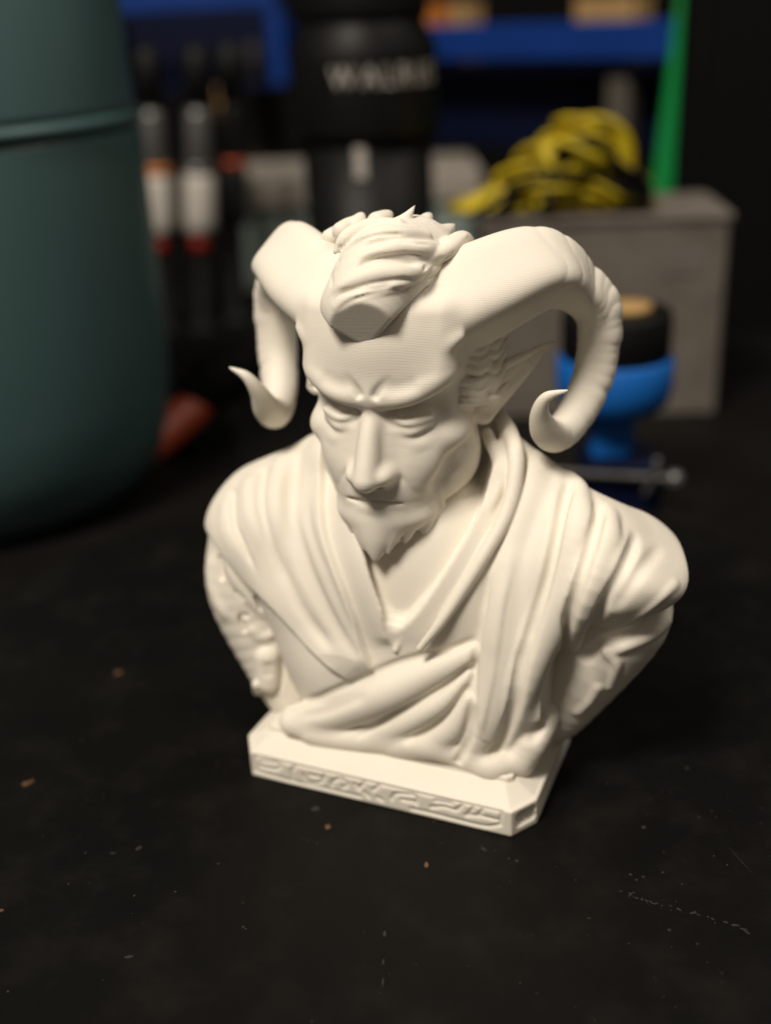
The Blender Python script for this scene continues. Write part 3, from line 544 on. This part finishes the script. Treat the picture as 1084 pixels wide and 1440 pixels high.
# ---------------------------------------------------------------- plinth with its carved inscription band
GLYPHS = [[(-3.15, 0.6), (-3.17, 0.19)], [(-3.15, 0.62), (-1.73, 0.63), (0.23, 0.63)], [(0.2, 0.63), (1.24, 0.63), (3.03, 0.64)], [(3.04, 0.64), (3.01, 0.29)], [(3.01, 0.28), (2.67, 0.14), (2.02, 0.13), (1.46, 0.14), (0.88, 0.13)], [(-3.17, 0.17), (-2.3, 0.12), (-1.42, 0.13), (-0.4, 0.13)],
    [(-2.98, 0.51), (-2.51, 0.53), (-2.48, 0.45), (-2.65, 0.35), (-3.03, 0.34)], [(-2.07, 0.58), (-2.17, 0.41), (-2.16, 0.2)], [(-1.86, 0.39), (-1.78, 0.22), (-1.43, 0.27), (-1.3, 0.5)], [(-1.68, 0.42), (-1.44, 0.42)], [(-0.92, 0.52), (-1.1, 0.38), (-1.12, 0.26)], [(-0.82, 0.53), (-0.71, 0.4), (-0.83, 0.29)],
    [(-0.52, 0.47), (-0.43, 0.35)], [(-0.28, 0.56), (-0.42, 0.37)], [(-0.28, 0.29), (-0.18, 0.19)], [(-0.05, 0.42), (0.1, 0.58)], [(0.04, 0.23), (0.15, 0.18)], [(0.41, 0.29), (0.52, 0.46), (1.0, 0.53), (1.01, 0.31)], [(0.65, 0.33), (0.99, 0.36)], [(1.38, 0.32), (1.7, 0.41), (1.96, 0.39), (2.11, 0.55)], [(1.47, 0.52), (1.87, 0.55)],
    [(2.37, 0.55), (2.26, 0.35)], [(2.59, 0.56), (2.51, 0.4)], [(2.21, 0.32), (2.55, 0.39), (2.96, 0.39)]]
def build_plinth(h):
    f = Field((-3.9, -.12, -.05), (3.9, 4.9, 1.4), h); px, py = 3.69, 4.6
    def block(x0, y0, y1, c, d, z0, z1, slope=0.):
        n = np.array([d, c]); n /= np.linalg.norm(n)
        def fn(X, Y, Z):
            ax = np.abs(X); xx = x0 - .025 * (Y - y0); s = slope * np.maximum(Z - z0, 0)
            q = np.maximum(ax - xx + s, np.maximum(y0 - Y + s, Y - y1 + s))
            q = np.maximum(q, n[0] * (ax - (x0 - c)) + n[1] * (y0 - Y) + s); q = np.maximum(q, n[0] * (ax - (x0 - c - .12)) + n[1] * (Y - y1) + s)
            return -smin(-q, -np.maximum(z0 - Z, Z - z1), .05)
        return fn
    f.add(block(px, 0, py, .42, .66, 0, .7), (-3.8, -.1, 0), (3.8, 4.8, .7))
    f.add(block(px - .04, .04, py - .04, .42, .66, .68, .97, 1.8), (-3.8, -.1, .6), (3.8, 4.8, 1.0), .03)
    f.add(block(px - .6, .62, py - .58, .12, .12, .9, 1.1), (-3.8, -.1, .8), (3.8, 4.8, 1.2), .03)
    for g in GLYPHS:
        f.tube([(x, -.01, z) for x, z in g], .05, .02, 's', n=4)
    f.tube([(3.4, .22, .45), (3.6, .5, .45)], .12, .03, 's'); f.tube([(3.4, .22, .3), (3.6, .5, .3)], .12, .03, 's')
    f.tube([(-3.4, .22, .4), (-3.6, .5, .4)], .1, .03, 's')
    return f
f = build_plinth(.028); V, F = f.mesh()
plinth = link_mesh('plinth', V, F, PLA, bust); plinth['label'] = 'chamfered plinth with a carved inscription band on its front'

# ================================================================ surroundings
BZ = -1.5                                            # bench top, the round stand rises 1.5 cm above it
def lathe(name, prof, mat, parent=None, loc=(0, 0, 0), n=48, smooth=True):
    V, F = [], []; m = len(prof)
    for i in range(n):
        a = 2 * math.pi * i / n
        for r, z in prof: V.append((loc[0] + r * math.cos(a), loc[1] + r * math.sin(a), loc[2] + z))
    for i in range(n):
        j = (i + 1) % n
        for k in range(m - 1): F.append((i * m + k, j * m + k, j * m + k + 1, i * m + k + 1))
    if prof[0][0] > 1e-6: F.append(tuple(i * m for i in range(n))[::-1])
    if prof[-1][0] > 1e-6: F.append(tuple(i * m + m - 1 for i in range(n)))
    return link_mesh(name, V, F, mat, parent, smooth)
def boxm(name, c, s, mat, parent=None, rz=0., bev=.15, tilt=None):
    """bevelled box: centre, full size"""
    x, y, z = s[0] / 2, s[1] / 2, s[2] / 2; b = min(bev, x * .9, y * .9, z * .9)
    def rg(xx, yy, zz): return [(-xx + b, -yy, zz), (xx - b, -yy, zz), (xx, -yy + b, zz), (xx, yy - b, zz), (xx - b, yy, zz), (-xx + b, yy, zz), (-xx, yy - b, zz), (-xx, -yy + b, zz)]
    V = rg(x - b * .6, y - b * .6, -z) + rg(x, y, -z + b * .6) + rg(x, y, z - b * .6) + rg(x - b * .6, y - b * .6, z); F = [tuple(range(8))[::-1]]
    for i in range(3):
        for j in range(8): k = (j + 1) % 8; F.append((i * 8 + j, i * 8 + k, i * 8 + 8 + k, i * 8 + 8 + j))
    F.append(tuple(24 + j for j in range(8)))
    V = np.array(V)
    if tilt is not None: V = V @ rotm(tilt).T
    return link_mesh(name, rot2(V, rz) + np.array(c), F, mat, parent, smooth=False)
def pipe(name, pts, rad, mat, parent=None, n=10, sub=6, flat=None):
    """swept tube; flat=(w, t): a ribbon w wide and t thick instead"""
    P = np.array(pts, float); R = np.full(len(P), float(rad)) if np.isscalar(rad) else np.array(rad, float)
    Q = catmull(np.c_[P, R], sub); V, F = [], []; ref = np.array([.13, .2, 1.])
    for i in range(len(Q)):
        t = Q[min(i + 1, len(Q) - 1), :3] - Q[max(i - 1, 0), :3]; t /= np.linalg.norm(t)
        a = np.cross(t, ref); a /= np.linalg.norm(a); b = np.cross(t, a)
        for k in range(n):
            an = 2 * math.pi * k / n
            u, v = (math.cos(an), math.sin(an)) if flat is None else (max(-1, min(1, 1.5 * math.cos(an))) * flat[0], max(-1, min(1, 1.5 * math.sin(an))) * flat[1])
            V.append(Q[i, :3] + Q[i, 3] * (u * a + v * b))
    for i in range(len(Q) - 1):
        for k in range(n): j = (k + 1) % n; F.append((i * n + k, i * n + j, (i + 1) * n + j, (i + 1) * n + k))
    F.append(tuple(range(n))[::-1]); F.append(tuple((len(Q) - 1) * n + k for k in range(n)))
    return link_mesh(name, V, F, mat, parent)
def rough_mat(name, col, rough=.5, var=.25, scale=40., bump=.0, metal=0., spec=.5):
    m, nt, b = material(name, col, rough, metal, spec); L = nt.links.new
    tc = node(nt, 'ShaderNodeTexCoord'); nz = node(nt, 'ShaderNodeTexNoise', i_Scale=scale, i_Detail=6., i_Roughness=.65); L(tc.outputs['Object'], nz.inputs['Vector'])
    mx = node(nt, 'ShaderNodeMix', data_type='RGBA'); mx.inputs['A'].default_value = (*[c * (1 - var) for c in col], 1); mx.inputs['B'].default_value = (*[min(1, c * (1 + var)) for c in col], 1)
    L(nz.outputs[0], mx.inputs['Factor']); L(mx.outputs['Result'], b.inputs['Base Color'])
    mr = node(nt, 'ShaderNodeMapRange'); mr.inputs[3].default_value = max(.05, rough - .12); mr.inputs[4].default_value = min(1, rough + .12); L(nz.outputs[0], mr.inputs[0]); L(mr.outputs[0], b.inputs['Roughness'])
    if bump:
        bp = node(nt, 'ShaderNodeBump', i_Strength=bump, i_Distance=.0006); L(nz.outputs[0], bp.inputs['Height']); L(bp.outputs[0], b.inputs['Normal'])
    return m
def worn_black():
    """black painted disc: fine grain, pale dust specks, scuffs and a few rubbed patches"""
    m, nt, b = material('worn_black_paint', (.004, .0038, .0033), .5, 0, .16); L = nt.links.new
    tc = node(nt, 'ShaderNodeTexCoord')
    def mixc(fac, a, col):
        mx = node(nt, 'ShaderNodeMix', data_type='RGBA'); mx.inputs['B'].default_value = (*col, 1); L(fac, mx.inputs['Factor'])
        if isinstance(a, tuple): mx.inputs['A'].default_value = (*a, 1)
        else: L(a, mx.inputs['A'])
        return mx.outputs['Result']
    def ramp(src, lo, hi, top=1.):
        r = node(nt, 'ShaderNodeMapRange', clamp=True); r.inputs[1].default_value = lo; r.inputs[2].default_value = hi; r.inputs[4].default_value = top; L(src, r.inputs[0]); return r.outputs[0]
    def noise(scale, det=4., vec=None, rough=.6):
        n = node(nt, 'ShaderNodeTexNoise', i_Scale=scale, i_Detail=det, i_Roughness=rough); L(vec or tc.outputs['Object'], n.inputs['Vector']); return n.outputs[0]
    big = noise(14., 5.); mid = noise(60., 6.)
    c = mixc(ramp(big, .42, .72), (.0017, .0016, .0014), (.0036, .0031, .0024))
    c = mixc(ramp(mid, .5, .8, .6), c, (.011, .0098, .008))
    # dust specks: only where the big patches say so
    vo = node(nt, 'ShaderNodeTexVoronoi', i_Scale=330.); L(tc.outputs['Object'], vo.inputs['Vector'])
    sp = ramp(vo.outputs['Distance'], .16, .05)
    gate = ramp(noise(90., 3.), .55, .68); patch = ramp(noise(22., 4.), .48, .66)
    def mul(x, y):
        k = node(nt, 'ShaderNodeMath', operation='MULTIPLY'); L(x, k.inputs[0]); L(y, k.inputs[1]); return k.outputs[0]
    c = mixc(mul(mul(sp, gate), patch), c, (.09, .078, .06))
    # scuffs: stretched noise, two directions
    for rz, sc_ in ((.5, (8, 240, 1)), (-.9, (200, 10, 1))):
        mp = node(nt, 'ShaderNodeMapping'); mp.inputs['Rotation'].default_value = (0, 0, rz); mp.inputs['Scale'].default_value = sc_; L(tc.outputs['Object'], mp.inputs[0])
        s = mul(ramp(noise(1., 3., mp.outputs[0]), .68, .78, .5), patch); c = mixc(s, c, (.024, .022, .019))
    L(c, b.inputs['Base Color'])
    r = node(nt, 'ShaderNodeMapRange'); r.inputs[3].default_value = .42; r.inputs[4].default_value = .72; L(mid, r.inputs[0]); L(r.outputs[0], b.inputs['Roughness'])
    fine = noise(520., 4.); bp = node(nt, 'ShaderNodeBump', i_Strength=.35, i_Distance=.0002); L(fine, bp.inputs['Height']); L(bp.outputs[0], b.inputs['Normal'])
    return m
M = dict(black=rough_mat('black_plastic', (.0045, .0045, .0045), .5, spec=.2), matt=rough_mat('matt_black', (.003, .003, .003), .8, spec=.12), teal=rough_mat('teal_plastic', (.05, .1, .104), .38, .12, 12.),
    blue=rough_mat('blue_paint', (.005, .04, .24), .45, .15, spec=.25), navy=rough_mat('navy_paint_shaded_blue', (.002, .005, .026), .6, spec=.15), green=rough_mat('green_plastic', (.01, .34, .08), .4),  # navy: holder base's own paint, also shade coloured into the blue shelf and bin
    yellow=rough_mat('yellow_webbing', (.5, .38, .006), .6, .3, 90.), card=rough_mat('grey_board', (.14, .122, .105), .75, .55, 45.), tan=rough_mat('tan_board', (.42, .26, .1), .7), cyan=rough_mat('bright_blue_plastic', (.008, .12, .46), .45, .1, spec=.3),
    white=rough_mat('white_plastic', (.5, .47, .43), .4, .1), grey=rough_mat('grey_metal', (.16, .16, .16), .35, .2, 30., 0, .6), red=rough_mat('red_plastic', (.3, .012, .008), .4), rust=rough_mat('rust_red_grip', (.34, .05, .014), .5), orange=rough_mat('orange_plastic', (.6, .2, .03), .5),
    pale=rough_mat('pale_green_plastic', (.26, .32, .3), .5, .1), bench=rough_mat('dark_bench', (.004, .0035, .003), .55, .5, 18., .3, spec=.2), post=rough_mat('grey_post', (.1, .09, .075), .6))
V = [(-160, -60, BZ), (160, -60, BZ), (160, 110, BZ), (-160, 110, BZ)]
tag(link_mesh('bench_top', V, [(0, 1, 2, 3)], M['bench'], smooth=False), kind='structure')
tag(link_mesh('back_wall', [(-160, 110, -80), (160, 110, -80), (160, 110, 160), (-160, 110, 160)], [(0, 1, 2, 3)], M['matt'], smooth=False), kind='structure')
st = lathe('round_stand', [(0, BZ), (.965, BZ), (.985, BZ + .15), (1., -.3), (.997, -.12), (.988, -.03), (.975, 0), (0, 0)], worn_black(), None, (0, 0, 0), 160)
for v in st.data.vertices:                           # egg-shaped outline, longer towards the front
    x, y, z = v.co; v.co = (.005 + x * 14.0, .055 + y * (14.2 if y > 0 else 18.), z)
st.data.update()
tag(st, 'rounded scuffed black stand under the horned bust', 'stand')
for p in st.data.polygons: p.use_smooth = abs(p.normal.z) < .99
# crumbs and chips lying on the stand
def chips(name, spots, mat, seed, hgt=.03):
    rng = random.Random(seed); V, F = [], []
    for x, y, r, el, an in spots:
        n = 7; b = len(V); ca, sa = math.cos(an), math.sin(an)
        for rr, z in ((1., .0), (.8, hgt * r * 6), ):
            for k in range(n):
                t = 2 * math.pi * k / n; q = r * rr * rng.uniform(.6, 1.2); u, v = q * el * math.cos(t), q * math.sin(t); V.append((x + u * ca - v * sa, y + u * sa + v * ca, z + .002))
        for k in range(n): j = (k + 1) % n; F.append((b + k, b + j, b + n + j, b + n + k))
        F.append(tuple(b + n + k for k in range(n)))
    return tag(link_mesh(name, V, F, mat, smooth=False), kind='stuff')
chips('rust_crumbs', [(-7.26, 6.36, .1, 1.1, .2), (-8.52, 1.38, .1, 1.2, .4), (-8.4, 1.5, .06, 1, 0), (-1.1, -.69, .08, 1.1, .5), (1.07, -2.07, .055, 1.6, 1.5), (-7.88, -2.9, .05, 1, 0)], rough_mat('rust_crumb', (.1, .05, .022), .8, .7, 300.), 2)
rr = random.Random(9)
sp = [(-1.42, -.03, .1, 1.3, .6), (-5.31, -1.13, .05, 1.8, .8), (-4.93, -4.33, .04, 2.5, .1), (2.35, -1.66, .05, 1.8, -1.), (.13, -4.02, .035, 3.2, 1.5), (.09, -4.76, .02, 5, 1.55), (.08, -5.25, .02, 6, 1.5), (-5.87, -1.26, .03, 2.5, .1)]
for q in range(46):                                  # a broken rubbed streak
    u = rr.random(); x = 5.0 + 2.4 * u + rr.gauss(0, .04); sp.append((x, -3.15 - .5 * (x - 5) + rr.gauss(0, .05), rr.uniform(.008, .028), rr.uniform(1, 3.5), -.5 + rr.gauss(0, .3)))
sp += [(7.75, -2.3, .008, 60, -1.28), (6.04, -2.62, .03, 1.4, .4)]
chips('scuff_marks', sp, rough_mat('pale_scuff', (.016, .0145, .0125), .8, .7, 400.), 4, .004)
sp = []
for _ in range(900):
    x, y = rr.uniform(-11, 12), rr.uniform(-7.5, 9)
    if ((x - .5) / 13)**2 + ((y - 5.5) / (13 if y > 5.5 else 17))**2 > 1: continue
    if abs(x) < 3.6 and -.2 < y < 4.6: continue
    if rr.random() < .35 + .65 * (math.sin(x * 1.3 + 1) * math.sin(y * 1.1) > .1): sp.append((x, y, rr.choice((.003, .004, .006, .009)), rr.uniform(1, 3), rr.uniform(0, 3.1)))
chips('dust_specks', sp, rough_mat('pale_dust', (.1, .088, .07), .9, .4, 500.), 6, .02)

# teal canister
t = thing('canister', 'large dark teal round plastic canister with a moulded shoulder ridge', 'canister', (-16.3, 24.3, BZ))
lathe('body', [(0, 0), (5.2, 0), (6.4, .35), (7.2, 1.3), (7.75, 2.9), (8.0, 4.8), (8.05, 7), (8.05, 14.4), (7.98, 14.8)], M['teal'], t, n=96)
lathe('shoulder_ridge', [(7.9, 14.8), (8.14, 14.86), (8.2, 15.05), (8.14, 15.24), (7.9, 15.32)], M['teal'], t, n=96)
lathe('neck', [(7.92, 15.32), (7.85, 15.6), (7.8, 21), (7.2, 22), (0, 22)], M['teal'], t, n=96)
lb = rough_mat('faded_print', (.075, .085, .05), .6)
V, F = [], []
for row in range(4):                                 # rows of faded print too worn to read
    a = math.radians(-76); 
    for w in range(9):
        da = rr.uniform(.012, .03); b = len(V); z = 18.2 + row * .42
        for aa, zz in ((a, z), (a + da, z), (a + da, z + .2), (a, z + .2)): V.append((7.86 * math.cos(aa), 7.86 * math.sin(aa), zz))
        F.append((b, b + 1, b + 2, b + 3)); a += da + rr.uniform(.006, .014)
link_mesh('faded_print', V, F, lb, t, False)

# black bottle with lettering
t = thing('drink_bottle', 'tall black bottle with spaced white capitals behind the bust', 'bottle', (.42, 36.5, BZ))
lathe('body', [(0, 0), (2.9, 0), (3.1, .3), (3.15, 3), (3.15, 12.6)], M['black'], t, n=64)
lathe('collar', [(3.16, 12.6), (3.42, 12.75), (3.5, 13.2), (3.5, 16.2), (3.42, 16.9), (3.0, 17.6), (2.9, 17.9)], M['black'], t, n=64)
lathe('cap', [(2.9, 17.9), (3.05, 18.0), (3.1, 18.3), (3.1, 20.5), (2.8, 21), (0, 21)], M['black'], t, n=64)
def wrap_text(txt, r, z, size, a0, gap, mat, parent):
    out = []; a = a0
    for ch in txt:
        cu = bpy.data.curves.new('glyph', 'FONT'); cu.body = ch; cu.size = 1; cu.extrude = .02; cu.resolution_u = 3
        o = bpy.data.objects.new('glyph', cu); COL.objects.link(o); dg = bpy.context.evaluated_depsgraph_get(); me = o.evaluated_get(dg).to_mesh()
        P = np.array([v.co[:] for v in me.vertices]); Fs = [tuple(p.vertices) for p in me.polygons]; o.evaluated_get(dg).to_mesh_clear(); bpy.data.objects.remove(o)
        w = P[:, 0].max() - P[:, 0].min(); P[:, 0] -= P[:, 0].min()
        aa = a + P[:, 0] * size / r; R = r + .01 + P[:, 2] * .5
        link_mesh('letter', np.stack([R * np.cos(aa), R * np.sin(aa), z + P[:, 1] * size * 1.15], 1), Fs, mat, parent, False); a += (w * size + gap) / r
wrap_text('WALRUS', 3.5, 15.15, 1.15, math.radians(-116), .27, M['white'], t)
boxm('badge', (-.35, -3.17, 11.9), (.55, .12, 1.5), M['white'], t, bev=.05)

# grey box with the yellow strap on it
t = thing('storage_box', 'grey board box under the yellow strap bundle', 'box', (11.2, 33.4, BZ), math.radians(-4))
boxm('carton', (0, 0, 4.55), (11.0, 6, 9.1), M['card'], t, bev=.12); boxm('lid', (0, 0, 9.28), (11.3, 6.3, .34), M['card'], t, bev=.1)
boxm('label_panel', (3.6, -3.04, 7.4), (2.0, .05, 1.4), rough_mat('box_label', (.15, .135, .12), .7), t, bev=.02)
t = thing('strap_bundle', 'yellow and black ratchet strap bundle heaped on the grey box', 'strap', (9.5, 33, 8.0)); t.scale = (.86, .9, .84)
rz = random.Random(3)
for i in range(20):
    x0 = -5.6 + i * .34 + rz.uniform(-.5, .5); x1 = rz.uniform(.6, 3.9); hh = 1.4 + i * .15 + rz.uniform(-.5, .6); yy = rz.uniform(-2.2, 1.4)
    xm = x0 * .35 + x1 * .65; w = rz.uniform(-.7, .7)
    pipe('strap_loop', [(x0, yy, .25), (x0 * .72 + xm * .28, yy + .3 + w, hh * .62), (xm - .8, yy - w, hh), (xm + .5, yy - .2 + w, hh * rz.uniform(.75, 1.05)), (x1 - .1, yy - .3, hh * .5), (x1 + w * .5, yy, .25)], 1., M['black'] if i in (3, 7, 12) else M['yellow'], t, flat=(1.05, .14), n=8)
for c, a in (((1.3, -2.2, 2.3), .5), ((-1.6, -2.1, 1.4), -.3)): boxm('buckle', c, (1.5, .6, 1.1), M['black'], t, a, .12, (20, 25, 0))
pipe('strap_tail', [(-5.2, -1.9, .2), (-3.2, -2.1, 1.4), (-.5, -2.2, 2.7), (1.2, -2.0, 3.4)], 1., M['black'], t, flat=(.3, .08), n=8)
pipe('strap_tail', [(1.0, -2.2, 3.6), (1.5, -2.3, 2.0), (1.9, -2.2, .3)], 1., M['yellow'], t, flat=(.5, .1), n=8)

# blue stand with a black roll
t = thing('roll_holder', 'bright blue plastic stand holding a black roll beside the bust', 'holder', (9.9, 20.4, BZ))
boxm('base', (-.1, 0, 1.0), (2.9, 2.9, 2.0), M['navy'], t, bev=.2); boxm('stem', (-.45, 0, 3.0), (1.6, 1.4, 2.1), M['cyan'], t, bev=.25)
lathe('cup', [(0, 3.95), (1.7, 3.95), (2.05, 4.2), (2.2, 4.8), (2.2, 5.9), (2.1, 6.0), (0, 6.0)], M['cyan'], t, (-.4, 0, 0), 48)
lathe('roll', [(0, 6.0), (2.0, 6.0), (2.05, 6.15), (2.05, 7.6), (1.95, 7.75), (.9, 7.75), (.9, 7.65), (0, 7.65)], M['black'], t, (-.4, 0, 0), 48)
lathe('core', [(.45, 7.65), (.9, 7.65), (.9, 7.95), (.45, 7.95)], M['tan'], t, (0, 0, 0), 32)
pipe('lever', [(-3.2, -1.3, 1.9), (-.5, -1.75, 1.75), (1.6, -1.8, 1.55)], .14, M['grey'], t); lathe('lever_knob', [(0, -.35), (.25, -.3), (.35, 0), (.25, .3), (0, .35)], M['grey'], t, (1.7, -1.8, 1.5), 16)
pipe('lever', [(.6, -1.75, .9), (.9, -1.85, 1.8), (1.0, -1.8, 2.4)], .13, M['grey'], t)

# row of upright paint pens by the canister
def pen(x, y, lean, mats, label, hgt=1.):
    t = thing('paint_pen', label, 'pen', (x, y, BZ), 0, None); t.rotation_euler = (0, math.radians(lean), 0); t.scale = (1.45, 1.45, 1.06)
    lathe('tip', [(0, 0), (.3, .0), (.38, .6), (.38, 1.1)], mats[0], t, (0, 0, 4.6), 20); lathe('grip', [(.4, 5.7), (.62, 5.9), (.66, 6.5), (.66, 8.9), (.55, 9.2)], mats[1], t, n=20)
    lathe('ring', [(.56, 9.2), (.62, 9.25), (.62, 9.6), (.56, 9.65)], mats[2], t, n=20); lathe('barrel', [(.5, 9.65), (.52, 9.8), (.52, 12.3), (.4, 12.8)], mats[3], t, n=20)
    lathe('cap', [(.45, 12.8), (.55, 12.9), (.55, 15.6), (.3, 16), (0, 16)], M['black'], t, n=20); lathe('foot', [(0, 0), (.9, 0), (.9, .3), (.3, .5), (.25, 4.6)], M['black'], t, n=20)
pen(-13.0, 50, 3, (M['red'], M['white'], M['orange'], M['grey']), 'white bodied paint pen with orange ring and red tip next to the canister')
pen(-10.7, 50, 5, (M['red'], M['white'], M['grey'], M['grey']), 'white bodied paint pen with grey ring and red tip')
pen(-8.7, 52, 4, (M['black'], M['black'], M['rust'], M['black']), 'all black paint pen with a dull red ring')
t = thing('brush', 'thin brush with a yellow ferrule standing behind the paint pens', 'brush', (-8.6, 56, BZ)); t.scale = (1.3, 1.3, 1.05); lathe('handle', [(0, 0), (.25, 0), (.35, 6), (.3, 11.2)], M['black'], t, n=16); lathe('ferrule', [(.32, 11.2), (.4, 11.4), (.4, 13.4), (.34, 13.6)], M['tan'], t, n=16); lathe('bristles', [(.34, 13.6), (.4, 14.4), (.1, 15.6), (0, 15.7)], M['black'], t, n=16)

# red and black hand tool lying on the bench
t = thing('hand_tool', 'black tool with a dark red curved grip lying beside the canister', 'tool', (-8.0, 28, BZ))
pipe('grip', [(-2.2, -3.2, .9), (-1.4, -1.9, 1.3), (-.5, -.6, 1.8), (.3, .5, 2.2)], [.55, .8, .85, .75], M['rust'], t, 14); pipe('barrel', [(-.2, .2, 2.3), (1.0, 1.2, 3.0), (2.6, 2.4, 3.6)], [.9, 1.3, 1.1], M['matt'], t, 14)
pipe('nozzle', [(2.4, 2.2, 3.5), (3.4, 3.0, 3.5)], [.6, .35], M['matt'], t, 12); boxm('heel', (.2, .6, .7), (2.6, 2.0, 1.4), M['matt'], t, .6, .3)

# pale tub behind the bottle
t = thing('plastic_tub', 'pale plastic tub with a wide grey lid behind the black bottle', 'tub', (-.6, 64, BZ)); boxm('tub_body', (0, 0, 2.9), (16.6, 9, 5.8), M['pale'], t, bev=.6); boxm('lid', (0, 0, 6.95), (17.6, 10, 2.1), rough_mat('grey_lid', (.34, .31, .27), .5), t, bev=.3)

# shelving behind
t = thing('shelf_rack', 'blue metal shelf rack with a wide front beam at the back', 'shelf', (0, 0, BZ))
a = math.atan2(55 - 82, 20 - (-8)); L_ = math.hypot(28, 27)
boxm('front_beam', (7.6, 66.9, 15.85), (L_, .8, 2.3), M['blue'], t, a, .15); boxm('shelf_board', (10.6, 70.2, 14.2), (L_, 8.4, .5), M['navy'], t, a, .1); boxm('back_panel', (8.6, 72.0, 11.0), (L_ - 2, .5, 5.6), M['navy'], t, a, .1)  # board and back panel coloured dark to stand for shade under the beam
boxm('upright', (17.6, 59.5, 8), (1.7, 1.4, 16), M['post'], t, a, .15); boxm('upright', (-9.2, 84.5, 8), (1.7, 1.4, 16), M['post'], t, a, .15)
t = thing('parts_bin', 'blue open fronted parts bin with its shaded inside coloured navy', 'bin', (-13.3, 80, BZ))
boxm('back', (0, 4, 15.8), (14, .4, 6), M['navy'], t, bev=.1); boxm('floor', (0, 0, 12.9), (14, 8, .4), M['navy'], t, bev=.1); boxm('lip', (0, -3.7, 19.5), (14, .5, 1.5), M['blue'], t, bev=.15)  # navy back, floor and left side carry the bin's inner shade as colour
boxm('side', (-6.8, 0, 15.8), (.4, 8, 5.6), M['navy'], t, bev=.1); boxm('side', (6.8, 0, 15.8), (1.2, 8, 5.6), M['blue'], t, bev=.1); boxm('leg', (-5.5, 3, 6.4), (1, 1, 12.8), M['matt'], t); boxm('leg', (5.5, 3, 6.4), (1, 1, 12.8), M['matt'], t)
for x, y, w, mat, lab in ((5.6, 71.5, 1.7, 'orange', 'small orange box on the blue shelf beside the bottle'), (8.0, 69.3, 1.3, 'tan', 'narrow tan carton on the blue shelf'), (17.2, 61.6, 4.6, 'tan', 'wide tan carton at the end of the blue shelf')):
    c = thing('carton', lab, 'carton', (x, y, 12.95), a); boxm('carton_body', (0, 0, 2), (w, 2.4, 4), M[mat], c, bev=.08); boxm('tape', (0, 0, 4.02), (w * .3, 2.42, .06), M['card'], c, bev=.01)
t = thing('green_bar', 'bright green bar leaning beside the blue shelf', 'bar', (18.9, 52, BZ)); boxm('shaft', (.45, 0, 10.1), (1.8, .8, 19), M['green'], t, 0, .15, (0, 4.5, 0)); lathe('foot', [(0, 0), (.9, 0), (.9, .5), (.6, .8), (0, .8)], M['matt'], t, n=16)
t = thing('black_cabinet', 'plain black cabinet at the right of the grey box', 'cabinet', (28.2, 46, BZ)); boxm('side_panel', (0, 0, 15), (20, 3, 30), M['matt'], t, bev=.2); boxm('door_edge', (-9.6, -1.65, 15), (.5, .3, 29), M['black'], t, bev=.1)
